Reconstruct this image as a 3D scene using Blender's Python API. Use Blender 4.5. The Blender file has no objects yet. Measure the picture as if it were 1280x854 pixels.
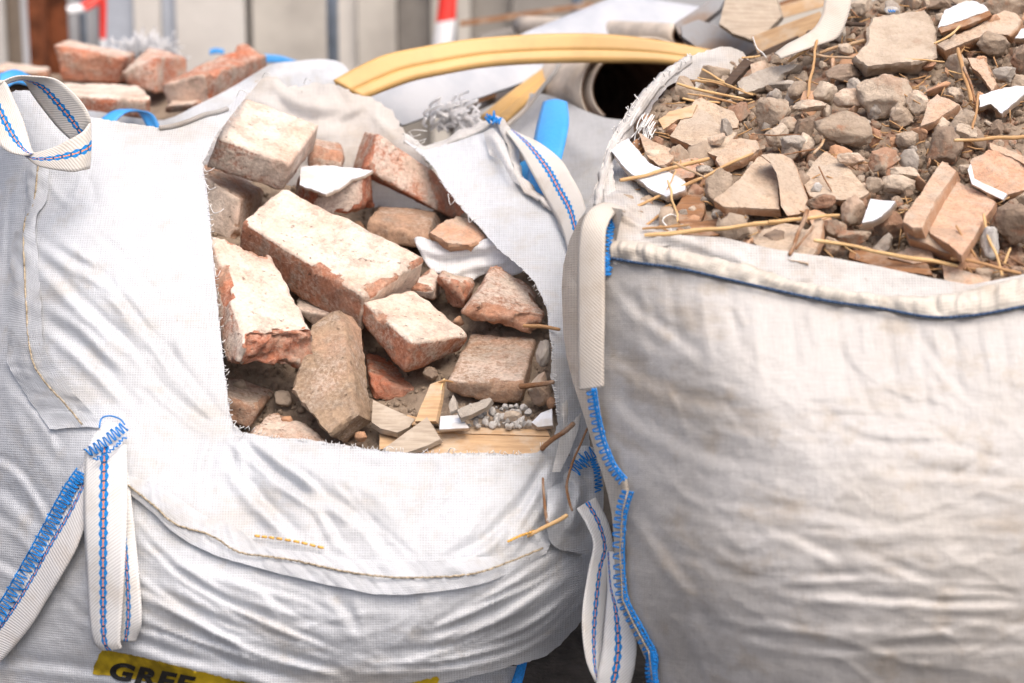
import bpy, math, random
import numpy as np
from mathutils import Vector
from mathutils.geometry import delaunay_2d_cdt

random.seed(7)
SC = bpy.context.scene
COL = SC.collection
R = math.radians

# ------------------------------------------------------------------ camera frame
FOC = 85 / 36 * 1280
PITCH = R(16)
CAM = np.array([0.0, 0.0, 1.72])
FW = np.array([0.0, math.cos(PITCH), -math.sin(PITCH)])
UPV = np.array([0.0, math.sin(PITCH), math.cos(PITCH)])
RT = np.array([1.0, 0.0, 0.0])


def W(px, py, d):
    """world point(s) seen at picture position (px, py) of the 1280x854 photograph, d metres deep"""
    px = np.asarray(px, float); py = np.asarray(py, float); d = np.asarray(d, float)
    return CAM + d[..., None] * (FW + RT * ((px - 640) / FOC)[..., None] + UPV * ((427 - py) / FOC)[..., None])


def WP(pts):
    a = np.array(pts, float)
    return W(a[:, 0], a[:, 1], a[:, 2])


# ------------------------------------------------------------------ noise
_rng = np.random.default_rng(3)
_perm = np.concatenate([_rng.permutation(256)] * 2)
_g = _rng.normal(size=(256, 3)); _g /= np.linalg.norm(_g, axis=1)[:, None]


def perlin(P, seed=0):
    P = np.asarray(P, float) + seed * 17.31
    I = np.floor(P).astype(int); f = P - I; I &= 255
    u = f * f * f * (f * (f * 6 - 15) + 10)
    def g(i, j, k):
        h = _perm[_perm[_perm[(I[:, 0] + i) & 255] + ((I[:, 1] + j) & 255)] + ((I[:, 2] + k) & 255)]
        return (_g[h] * (f - np.array([i, j, k]))).sum(1)
    x00 = g(0,0,0)*(1-u[:,0]) + g(1,0,0)*u[:,0]; x10 = g(0,1,0)*(1-u[:,0]) + g(1,1,0)*u[:,0]
    x01 = g(0,0,1)*(1-u[:,0]) + g(1,0,1)*u[:,0]; x11 = g(0,1,1)*(1-u[:,0]) + g(1,1,1)*u[:,0]
    y0 = x00*(1-u[:,1]) + x10*u[:,1]; y1 = x01*(1-u[:,1]) + x11*u[:,1]
    return y0*(1-u[:,2]) + y1*u[:,2]


def fbm(P, octs=4, seed=0, gain=.5, ridged=False):
    P = np.asarray(P, float); s = 0; a = 1.0
    for o in range(octs):
        n = perlin(P * 2**o, seed + o)
        s = s + a * ((0.5 - np.abs(n) * 2) if ridged else n); a *= gain
    return s


# ------------------------------------------------------------------ objects
def abs_loc(o):
    v = np.zeros(3)
    while o is not None:
        v = v + np.array(o.location); o = o.parent
    return v


def tag(o, label=None, cat=None, group=None, kind=None):
    if label: o['label'] = label
    if cat: o['category'] = cat
    if group: o['group'] = group
    if kind: o['kind'] = kind
    return o


def thing(name, loc, label, cat, group=None):
    o = bpy.data.objects.new(name, None); COL.objects.link(o)
    o.location = loc; o.empty_display_size = .05
    return tag(o, label, cat, group)


def mesh(name, V, F, uv=None, attrs=None, smooth=True):
    me = bpy.data.meshes.new(name)
    me.from_pydata([tuple(v) for v in V], [], [tuple(f) for f in F])
    if smooth: me.polygons.foreach_set('use_smooth', [True] * len(me.polygons))
    if uv is not None:
        lay = me.uv_layers.new(name='UVMap')
        li = np.empty(len(me.loops), int); me.loops.foreach_get('vertex_index', li)
        lay.data.foreach_set('uv', np.asarray(uv, float)[li].ravel())
    for k, a in (attrs or {}).items():
        at = me.attributes.new(k, 'FLOAT', 'POINT'); at.data.foreach_set('value', np.asarray(a, float))
    me.update()
    return me


def mk(name, V, F, mat, parent=None, uv=None, attrs=None, smooth=True, solid=0):
    V = np.asarray(V, float)
    if parent is not None: loc = np.zeros(3); base = abs_loc(parent)
    else: loc = V.mean(0); base = loc
    o = bpy.data.objects.new(name, mesh(name, V - base, F, uv, attrs, smooth))
    COL.objects.link(o); o.location = loc
    if parent is not None: o.parent = parent
    o.data.materials.append(mat)
    if solid:
        m = o.modifiers.new('thickness', 'SOLIDIFY'); m.thickness = solid; m.offset = 0
    return o


class MB:
    def __init__(s): s.V = []; s.F = []; s.U = []; s.n = 0
    def add(s, V, F, U=None):
        V = np.asarray(V, float)
        s.V.append(V); s.F += [tuple(i + s.n for i in f) for f in F]
        s.U.append(np.zeros((len(V), 2)) if U is None else np.asarray(U, float)); s.n += len(V)
        return s
    def build(s, name, mat, parent=None, **k):
        return mk(name, np.concatenate(s.V), s.F, mat, parent, uv=np.concatenate(s.U), **k)


def catmull(P, n):
    P = np.asarray(P, float)
    if len(P) == 2: t = np.linspace(0, 1, n)[:, None]; return P[0] * (1 - t) + P[1] * t
    Q = np.vstack([2 * P[0] - P[1], P, 2 * P[-1] - P[-2]])
    t = np.linspace(0, len(P) - 1 - 1e-9, n); i = t.astype(int); f = (t - i)[:, None]
    a, b, c, d = Q[i], Q[i + 1], Q[i + 2], Q[i + 3]
    return .5 * (2*b + (c - a)*f + (2*a - 5*b + 4*c - d)*f**2 + (3*b - a - 3*c + d)*f**3)


def tube_geo(P, r, ns=8, closed_ends=True):
    """tube along world points P; r a number or one radius a point"""
    P = np.asarray(P, float); n = len(P); r = np.broadcast_to(np.asarray(r, float), (n,))
    T = np.gradient(P, axis=0); T /= np.linalg.norm(T, axis=1)[:, None] + 1e-12
    ref = np.array([.31, .2, .93]); V = []; L = np.concatenate([[0], np.cumsum(np.linalg.norm(np.diff(P, axis=0), axis=1))]); U = []
    a0 = np.cross(T[0], ref); a0 /= np.linalg.norm(a0) + 1e-12
    for k in range(n):
        a0 = a0 - T[k] * (a0 @ T[k]); a0 /= np.linalg.norm(a0) + 1e-12
        b = np.cross(T[k], a0)
        for j in range(ns):
            an = 2 * math.pi * j / ns
            V.append(P[k] + r[k] * (a0 * math.cos(an) + b * math.sin(an))); U.append((j / ns, L[k]))
    Fs = [(k*ns + j, k*ns + (j+1) % ns, (k+1)*ns + (j+1) % ns, (k+1)*ns + j) for k in range(n-1) for j in range(ns)]
    if closed_ends: Fs += [tuple(range(ns))[::-1], tuple((n-1)*ns + j for j in range(ns))]
    return V, Fs, U


def box_geo(c, s, rot=None):
    c = np.asarray(c, float); s = np.asarray(s, float) / 2
    V = np.array([[x, y, z] for z in (-1, 1) for y in (-1, 1) for x in (-1, 1)]) * s
    if rot is not None: V = V @ np.asarray(rot).T
    return V + c, [(0,2,3,1), (4,5,7,6), (0,1,5,4), (2,6,7,3), (1,3,7,5), (0,4,6,2)]


# ------------------------------------------------------------------ fields and sheets
def tps(ctrl):
    c = np.array(ctrl, float); X = c[:, :2] / 300; y = c[:, 2]; n = len(X)
    def k(r2): return .5 * r2 * np.log(r2 + 1e-12)
    D = ((X[:, None] - X[None]) ** 2).sum(-1)
    A = np.zeros((n + 3, n + 3)); A[:n, :n] = k(D) + np.eye(n) * 1e-3
    A[:n, n] = 1; A[:n, n+1:] = X; A[n, :n] = 1; A[n+1:, :n] = X.T
    w = np.linalg.solve(A, np.concatenate([y, [0, 0, 0]]))
    def f(px, py):
        Q = np.stack([np.asarray(px, float).ravel(), np.asarray(py, float).ravel()], 1) / 300
        r = k(((Q[:, None] - X[None]) ** 2).sum(-1)) @ w[:n] + w[n] + Q @ w[n+1:]
        return r.reshape(np.shape(px))
    return f


def inside(P, poly):
    x, y = P[:, 0], P[:, 1]; r = np.zeros(len(P), bool); q = np.asarray(poly); j = len(q) - 1
    for i in range(len(q)):
        xi, yi = q[i]; xj, yj = q[j]
        c = ((yi > y) != (yj > y)) & (x < (xj - xi) * (y - yi) / (yj - yi + 1e-12) + xi)
        r ^= c; j = i
    return r


def polydist(P, pts):
    """distance to a polyline, signed side, and the place 0..1 along it"""
    pts = np.asarray(pts, float); L = np.concatenate([[0], np.cumsum(np.linalg.norm(np.diff(pts, axis=0), axis=1))])
    best = np.full(len(P), 1e9); sg = np.zeros(len(P)); s = np.zeros(len(P))
    for i in range(len(pts) - 1):
        a, b = pts[i], pts[i+1]; e = b - a; l = np.linalg.norm(e) + 1e-9
        t = np.clip(((P - a) @ e) / (l * l), 0, 1); q = a + t[:, None] * e; v = P - q
        d = np.linalg.norm(v, axis=1); m = d < best
        best[m] = d[m]; sg[m] = (np.sign(e[0] * v[:, 1] - e[1] * v[:, 0]))[m]; s[m] = ((L[i] + t * l) / L[-1])[m]
    return best, sg, s


def resample(poly, step, closed=True):
    q = np.asarray(poly, float)
    if closed: q = np.vstack([q, q[:1]])
    out = []
    for i in range(len(q) - 1):
        n = max(1, int(round(np.linalg.norm(q[i+1] - q[i]) / step)))
        for k in range(n): out.append(q[i] + (q[i+1] - q[i]) * k / n)
    if not closed: out.append(q[-1])
    return np.array(out)


def smooth_poly(poly, n=6):
    q = np.asarray(poly, float); m = len(q)
    Q = np.vstack([q[-1], q, q[0], q[1]]); out = []
    for i in range(m):
        a, b, c, d = Q[i], Q[i+1], Q[i+2], Q[i+3]
        for k in range(n):
            f = k / n
            out.append(.5 * (2*b + (c - a)*f + (2*a - 5*b + 4*c - d)*f**2 + (3*b - a - 3*c + d)*f**3))
    return np.array(out)


def fill(poly, step, fray=0, seed=0):
    B = resample(poly, step)
    if fray: B = B + np.stack([fbm(np.c_[B * .23, B[:, :1] * 0], 2, seed), fbm(np.c_[B * .23, B[:, :1] * 0 + 9], 2, seed)], 1) * fray
    lo, hi = B.min(0), B.max(0)
    gx, gy = np.meshgrid(np.arange(lo[0], hi[0], step), np.arange(lo[1], hi[1], step * .87))
    gx = gx + (np.arange(gx.shape[0]) % 2)[:, None] * step * .5
    G = np.stack([gx.ravel(), gy.ravel()], 1)
    G = G[inside(G, B)]
    # leave a half-step margin along the border
    m = np.ones(len(G), bool)
    for i in range(0, len(B)):
        m &= ((G - B[i]) ** 2).sum(1) > (step * .55) ** 2
    G = G[m]
    n = len(B)
    vs = [Vector(p) for p in np.vstack([B, G])]
    v, e, f, *_ = delaunay_2d_cdt(vs, [], [list(range(n))], 1, 1e-5)
    return np.array([tuple(p) for p in v]), [tuple(t) for t in f]


def relief(P, strokes):
    """sum of folds; every stroke is (points, half width px, height mm, kind)"""
    h = np.zeros(len(P))
    for st in strokes:
        pts, w, a = st[0], st[1], st[2]; kind = st[3] if len(st) > 3 else 'g'
        pts = catmull(pts, 3 * len(pts)) if len(pts) > 2 else np.asarray(pts, float)
        lo = pts.min(0) - 4 * w; hi = pts.max(0) + 4 * w
        m = np.all((P > lo) & (P < hi), axis=1)
        if not m.any(): continue
        d, sg, s = polydist(P[m], pts)
        t = d / w; tap = np.clip(np.sin(np.pi * np.clip(s * .94 + .03, 0, 1)), 0, 1) ** .6
        if kind == 'g': y = np.exp(-t * t)
        elif kind == 'c': y = np.exp(-t * 1.6)
        elif kind == 'p': y = np.exp(-t * t) - .8 * np.exp(-((t * sg - 1.7) ** 2) * 1.2)     # ridge with a trough on its + side
        elif kind == 's': y = np.exp(-t * t * np.where(sg > 0, 6, .7))                       # sharp on the + side
        h[m] += a * .001 * y * tap
    return h


def fan(A, B, n, w, a, kind='p', jit=6, seed=0):
    rg = np.random.default_rng(seed); A = np.asarray(A, float); B = np.asarray(B, float); out = []
    for k in range(n):
        t = (k + .5 + rg.uniform(-.3, .3)) / n
        q = A * (1 - t) + B * t + rg.normal(0, jit, A.shape) * .5
        out.append((q, w * rg.uniform(.6, 1.4), a * rg.uniform(.5, 1.3), kind))
    return out


def creases(poly, n, ang, spread, length, w, a, seed=0, bend=.18):
    """sharp straight-ish creases scattered over a region of cloth; ang = main direction in degrees, or a function of place"""
    rg = np.random.default_rng(seed); q = np.array(poly, float); lo, hi = q.min(0), q.max(0); out = []
    while len(out) < n:
        p = rg.uniform(lo, hi)
        if not inside(p[None], q)[0]: continue
        t = math.radians((ang(p[0], p[1]) if callable(ang) else ang) + rg.normal(0, spread)); l = length * rg.uniform(.4, 1.5)
        e = np.array([math.cos(t), math.sin(t)]) * l / 2; nn = np.array([-e[1], e[0]]) * rg.normal(0, bend)
        m = p + nn * 1.0
        out.append(([tuple(p - e), tuple((p - e * .4) + nn * .7), tuple(m), tuple((p + e * .45) + nn * .6), tuple(p + e)], w * rg.uniform(.5, 1.5), a * rg.uniform(.4, 1.3) * (1 if rg.random() < .62 else -1), 'c'))
    return out


class Surf:
    """a cloth surface: depth field + folds + crumple, sampled anywhere"""
    def __init__(s, ctrl, strokes=(), crumple=(), seed=0, k=1.0):
        s.f = tps(ctrl); s.st = [(q[0], q[1] * (.8 if k < 1 else 1), q[2] * k, *q[3:]) for q in strokes]; s.cr = crumple; s.seed = seed
    def d(s, P):
        P = np.asarray(P, float)
        d = s.f(P[:, 0], P[:, 1]) - relief(P, s.st)
        for (sx, sy, amp, rid) in s.cr:
            d = d - amp * .001 * fbm(np.c_[P[:, 0] / sx, P[:, 1] / sy, np.full(len(P), s.seed * 3.7)], 4, s.seed, .5, rid)
        return d


def fabric_uv(V):
    V = np.asarray(V)
    return np.stack([V[:, 0], V[:, 2] * .96 + V[:, 1] * .28], 1)


def sheet(name, poly, surf, mat, parent, step=6, fray=0, lift=0, seed=0, solid=0, smooth=0, pebbles=0):
    if smooth: poly = smooth_poly(poly, smooth)
    P, Fs = fill(poly, step, fray, seed)
    d = surf.d(P) - lift
    V = W(P[:, 0], P[:, 1], d)
    if pebbles:
        mb = MB(); mb.add(V, Fs); add_grit(mb, poly, surf, pebbles, seed); return mb.build(name, mat, parent)
    return mk(name, V, Fs, mat, parent, uv=fabric_uv(V), solid=solid)


def add_grit(mb, poly, surf, n, seed=0, r0=1.6, r1=4.2):
    rg = np.random.default_rng(19 + seed); protos = [rock_geo(900 + i, 2, 6, .2, .3) for i in range(10)]; k = 0
    q = np.array(poly, float); lo, hi = q.min(0), q.max(0)
    while k < n:
        x, y = rg.uniform(lo[0], hi[0]), rg.uniform(lo[1], hi[1])
        if not inside(np.array([[x, y]]), q)[0]: continue
        V, Fs = protos[k % 10]; q_, _r = np.linalg.qr(rg.normal(size=(3, 3))); r = r0 + r1 * rg.random() ** 1.7; d = float(surf.d(np.array([[x, y]]))[0]) - .004
        mb.add(W(x, y, d) + (V * (r * d / FOC) * rg.uniform(.6, 1.2, 3)) @ q_.T, Fs); k += 1


def ribbon(name, A, B, mat, parent, n=60, m=6, thick=.002, bow=0, profile=None, crumple=0, seed=0, gather=0, **k):
    """strip between two edge lines given as (px, py, d) lists"""
    a = catmull(WP(A), n); b = catmull(WP(B), n)
    u = np.linspace(0, 1, m + 1)
    c = (a + b) / 2; L = np.concatenate([[0], np.cumsum(np.linalg.norm(np.diff(c, axis=0), axis=1))])
    V = a[:, None] * (1 - u)[None, :, None] + b[:, None] * u[None, :, None]
    T = np.gradient(c, axis=0); N = np.cross(T, b - a); N /= np.linalg.norm(N, axis=1)[:, None] + 1e-12
    flip = np.sign((N * (CAM - c)).sum(1)).mean() or 1
    N = N * np.sign(flip)
    off = bow * np.sin(np.pi * u)[None, :] + np.zeros((n, 1))
    if profile is not None: off = off + np.interp(u, profile[0], profile[1])[None, :]
    if gather: off = off + (gather * fbm(np.c_[L * 42, L * 0 + seed, L * 0], 3, seed))[:, None] * np.sin(np.pi * (u * .8 + .1))[None, :]
    V = V + N[:, None] * off[..., None]
    V = V.reshape(-1, 3)
    if crumple:
        q = fbm(V * 40, 3, seed); V = V + np.repeat(N, m + 1, 0) * (q * crumple)[:, None]
    wid = np.linalg.norm(b - a, axis=1).mean() if 'cloth' in mat.name else 1.0
    U = np.stack([np.tile(u, n) * wid, np.repeat(L, m + 1)], 1)
    Fs = [(i*(m+1)+j, i*(m+1)+j+1, (i+1)*(m+1)+j+1, (i+1)*(m+1)+j) for i in range(n-1) for j in range(m)]
    return mk(name, V, Fs, mat, parent, uv=U, solid=thick, **k)


def threads(name, lines, r, mat, parent, ns=5, **k):
    mb = MB()
    for P in lines:
        V, Fs, U = tube_geo(P, r, ns); mb.add(V, Fs, U)
    return mb.build(name, mat, parent, **k)


def stitch_lines(path, w, pitch, surf=None, lift=.004, edge=(-1, 1), lines=(), jit=.12, seed=0):
    """overlock thread: zig-zags across a path (px, py[, d]) plus straight lines along it"""
    rg = np.random.default_rng(seed)
    q = np.array(path, float); q3 = q
    seg = np.concatenate([[0], np.cumsum(np.linalg.norm(np.diff(q[:, :2], axis=0), axis=1))])
    n = max(4, int(seg[-1] / pitch)); c = catmull(q3, n * 4)
    T = np.gradient(c[:, :2], axis=0); T /= np.linalg.norm(T, axis=1)[:, None] + 1e-9
    N = np.stack([-T[:, 1], T[:, 0]], 1); out = []
    pts = []
    for k in range(n * 4):
        ph = k % 4
        o = (edge[0], edge[0], edge[1], edge[1])[ph] * w
        pts.append(c[k, :2] + N[k] * (o + rg.normal(0, jit) * w))
    allp = [np.array(pts)]
    for l in lines: allp.append(c[:, :2] + N * (l * w) + rg.normal(0, .3, (len(c), 1)) * N)
    res = []
    for p in allp:
        d = (surf.d(p) if surf is not None else c[:, 2]) - lift - np.abs(np.sin(np.arange(len(p)) * 1.57)) * .001
        res.append(W(p[:, 0], p[:, 1], d))
    return res


def on(surf, pts, lift=0.0):
    P = np.array(pts, float); d = surf.d(P[:, :2]) - lift
    return [(p[0], p[1], q) for p, q in zip(P, d)]


# ------------------------------------------------------------------ bricks, shards, stones
def roughen(V, Fs, amp, scale, seed, octs=4):
    me = mesh('tmp', V, Fs); N = np.empty(len(V) * 3); me.vertex_normals.foreach_get('vector', N) if hasattr(me, 'vertex_normals') else None
    bpy.data.meshes.remove(me); N = N.reshape(-1, 3)
    return V + N * (fbm(V * scale, octs, seed) * amp)[:, None]


def brick_geo(corners, cell=.006, rad=.006, rough=.003, chips=5, chip=.02, seed=0, mortar=None, cuts=()):
    """eight corners (FLB FRB BLB BRB FLT FRT BLT BRT) as (px, py, d); mortar = share per face L R F B D T"""
    rg = np.random.default_rng(seed)
    C = WP(corners) if len(corners[0]) == 3 else np.asarray(corners)
    dim = np.array([np.linalg.norm(C[[1,3,5,7]] - C[[0,2,4,6]], axis=1).mean(), np.linalg.norm(C[[2,3,6,7]] - C[[0,1,4,5]], axis=1).mean(), np.linalg.norm(C[4:] - C[:4], axis=1).mean()])
    n = np.maximum(3, np.round(dim / cell).astype(int)); n = np.minimum(n, 60)
    idx = {}; V = []; Fs = []
    def vid(i, j, k):
        q = (i, j, k)
        if q not in idx: idx[q] = len(V); V.append((i / n[0], j / n[1], k / n[2]))
        return idx[q]
    nx, ny, nz = n
    for i in range(nx):
        for j in range(ny):
            Fs.append((vid(i,j,0), vid(i,j+1,0), vid(i+1,j+1,0), vid(i+1,j,0))); Fs.append((vid(i,j,nz), vid(i+1,j,nz), vid(i+1,j+1,nz), vid(i,j+1,nz)))
    for i in range(nx):
        for k in range(nz):
            Fs.append((vid(i,0,k), vid(i+1,0,k), vid(i+1,0,k+1), vid(i,0,k+1))); Fs.append((vid(i,ny,k), vid(i,ny,k+1), vid(i+1,ny,k+1), vid(i+1,ny,k)))
    for j in range(ny):
        for k in range(nz):
            Fs.append((vid(0,j,k), vid(0,j,k+1), vid(0,j+1,k+1), vid(0,j+1,k))); Fs.append((vid(nx,j,k), vid(nx,j+1,k), vid(nx,j+1,k+1), vid(nx,j,k+1)))
    Q = np.array(V); h = dim / 2; p = (Q - .5) * dim
    mort = np.zeros(len(p)); wear = np.zeros(len(p))
    if mortar is None: mortar = dict(T=.8, F=.35, L=.35, R=.35, B=.5, D=.5)
    e = 1e-6
    for key, ax, sd in (('L',0,0),('R',0,1),('F',1,0),('B',1,1),('D',2,0),('T',2,1)):
        m = np.abs(Q[:, ax] - sd) < e; mort[m] = np.maximum(mort[m], mortar.get(key, .4))
    # worn arrises
    dd = np.sort(h - np.abs(p), axis=1); edge = dd[:, 1]
    wear = np.maximum(wear, np.exp(-(edge / .007) ** 2) * .42 * np.clip(.6 + 1.8 * fbm(p * 60, 3, seed + 8), 0, 1.4))
    rr = np.clip(rad * (1 + 1.6 * fbm(p * 38, 3, seed)), rad * .25, min(rad * 2.4, h.min() * .8))[:, None]
    q = np.clip(p, -(h - rr), h - rr); v = p - q; l = np.linalg.norm(v, axis=1)[:, None] + 1e-9
    p = q + rr * v / np.maximum(l, 1e-9)
    # chips: planes knocked off edges and corners
    cl = list(cuts)
    for _ in range(chips):
        ax = rg.integers(3); c = np.where(rg.random(3) < .5, -1, 1) * h; c = c.astype(float)
        if rg.random() < .75: c[ax] *= rg.uniform(-.9, .9)
        cl.append((c / h, chip * rg.uniform(.35, 1.0)))
    for c, s in cl:
        c = np.asarray(c, float) * h; nrm = -c / h; nrm[np.abs(nrm) < .97] *= .25; nrm = nrm + rg.normal(0, .25, 3); nrm /= np.linalg.norm(nrm)
        t = (p - c) @ nrm - s * .6 + fbm(p * 55, 3, seed + 5) * s * .55
        near = np.linalg.norm(p - c, axis=1) < s * 2.4
        m = (t < 0) & near
        p[m] -= nrm * t[m][:, None] * .92; wear[m] = 1; mort[m] *= .5
    # trilinear map on the eight corners
    w = p / dim + .5
    out = np.zeros_like(p)
    for k in range(8):
        i, j, l3 = k & 1, (k >> 1) & 1, (k >> 2) & 1
        ww = (w[:, 0] if i else 1 - w[:, 0]) * (w[:, 1] if j else 1 - w[:, 1]) * (w[:, 2] if l3 else 1 - w[:, 2])
        out += ww[:, None] * C[k]
    out = roughen(out, Fs, rough, 26, seed)
    out = roughen(out, Fs, rough * .35, 110, seed + 2, 3)
    U = np.stack([p[:, 0], p[:, 1] + p[:, 2]], 1)
    return out, Fs, U, dict(mortar=mort, wear=wear)


def brick(name, corners, mat, label, cat='brick', group=None, parent=None, tone=.3, dust=.5, **k):
    V, Fs, U, at = brick_geo(corners, **k)
    o = mk(name, V, Fs, mat, parent, uv=U, attrs=at)
    o['tone'] = float(tone); o['dust'] = float(dust)
    if parent is None: tag(o, label, cat, group)
    return o


def prism_geo(poly, dfun, off, cell=5, rough=.002, bev=1.5, seed=0, jag=0, curve=None):
    """solid with an outline (px, py) on a depth field, pushed back by off = (dx px, dy px, dd m)"""
    P, Fs = fill(poly, cell, jag, seed)
    # boundary ring = first len(B) vertices of the fill
    B = resample(poly, cell); nb = len(B)
    d = np.array([dfun(x, y) for x, y in P])
    c = P.mean(0)
    V = [W(P[:, 0], P[:, 1], d)]; nf = len(P)
    Fa = [tuple(f) for f in Fs]
    # orient the front towards the camera
    a, b, e = (V[0][i] for i in Fa[0])
    if np.cross(b - a, e - a) @ (CAM - a) < 0: Fa = [f[::-1] for f in Fa]
    thick = np.linalg.norm(W(c[0] + off[0], c[1] + off[1], d.mean() + off[2]) - W(c[0], c[1], d.mean()))
    nr = max(2, int(thick / .007)); ring0 = list(range(nb)); n = nf; prev = ring0
    for r in range(1, nr + 1):
        t = r / nr
        q = P[:nb] + np.array(off[:2]) * t
        V.append(W(q[:, 0], q[:, 1], d[:nb] + off[2] * t)); cur = list(range(n, n + nb)); n += nb
        for i in range(nb):
            j = (i + 1) % nb; Fa.append((prev[i], prev[j], cur[j], cur[i]))
        prev = cur
    q = P + np.array(off[:2])
    V.append(W(q[:, 0], q[:, 1], d + off[2]))
    back = {i: prev[i] for i in range(nb)}
    for i in range(nb, nf): back[i] = n + i
    Fa += [tuple(back[i] for i in f[::-1]) for f in Fa[:len(Fs)]]
    V = np.concatenate(V)
    used = sorted({i for f in Fa for i in f}); mp = {a: b for b, a in enumerate(used)}
    V = V[used]; Fa = [tuple(mp[i] for i in f) for f in Fa]
    edge = np.array([1.0 if i < nb else 0.0 for i in used]); front = np.array([1.0 if i < nf else 0.0 for i in used])
    import bmesh
    me = mesh('tmp', V, Fa); bm = bmesh.new(); bm.from_mesh(me); bmesh.ops.recalc_face_normals(bm, faces=bm.faces)
    Fa = [tuple(v.index for v in f.verts) for f in bm.faces]; bm.free(); bpy.data.meshes.remove(me)
    # soften the sharp outline
    V2 = V.copy()
    V2[:nb] += (V[:nf].mean(0) - V[:nb]) / np.linalg.norm(V[:nf].mean(0) - V[:nb], axis=1)[:, None] * (bev * .00132 * (1 + .8 * fbm(V[:nb] * 60, 2, seed)))[:, None]
    V2 = roughen(V2, Fa, rough, 30, seed); V2 = roughen(V2, Fa, rough * .4, 120, seed + 1, 3)
    return V2, Fa, np.stack([V2[:, 0], V2[:, 2] + V2[:, 1] * .4], 1), dict(wear=edge * .8, front=front)


def prism(name, poly, dfun, off, mat, label=None, cat=None, group=None, parent=None, tone=.3, smooth=True, **k):
    V, Fs, U, at = prism_geo(poly, dfun, off, **k)
    o = mk(name, V, Fs, mat, parent, uv=U, attrs=at, smooth=smooth)
    if smooth: o.data.set_sharp_from_angle(angle=R(42))
    o['tone'] = float(tone)
    if parent is None: tag(o, label, cat, group)
    return o


def plane_d(x0, y0, d0, kx=0.0, ky=.0026, cv=0.0):
    """depth of a plane: ky metres nearer for every pixel further down"""
    return lambda x, y: d0 + (x - x0) * kx - (y - y0) * ky + cv * ((x - x0) / 30) ** 2


_ico = {}
def ico(sub):
    if sub in _ico: return _ico[sub]
    import bmesh
    bm = bmesh.new(); bmesh.ops.create_icosphere(bm, subdivisions=sub, radius=1)
    V = np.array([tuple(v.co) for v in bm.verts]); Fs = [tuple(v.index for v in f.verts) for f in bm.faces]; bm.free()
    _ico[sub] = (V, Fs); return _ico[sub]


def rock_geo(seed, sub=4, ncut=9, rough=.12, lump=.18, flat=(1, 1, 1)):
    rg = np.random.default_rng(seed); V, Fs = ico(sub); V = V.copy()
    V = V * (1 + lump * fbm(V * 1.3, 2, seed))[:, None]
    for _ in range(ncut):
        nrm = rg.normal(size=3); nrm /= np.linalg.norm(nrm); lim = rg.uniform(.5, .85)
        t = V @ nrm - lim - fbm(V * 3, 3, seed + 3) * .06; m = t > 0; V[m] -= nrm * t[m][:, None] * .93
    V = V * (1 + rough * fbm(V * 3.2, 5, seed + 9, .58))[:, None]
    V = V * np.array(flat); V /= np.abs(V).max(0)
    return V, Fs

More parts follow.
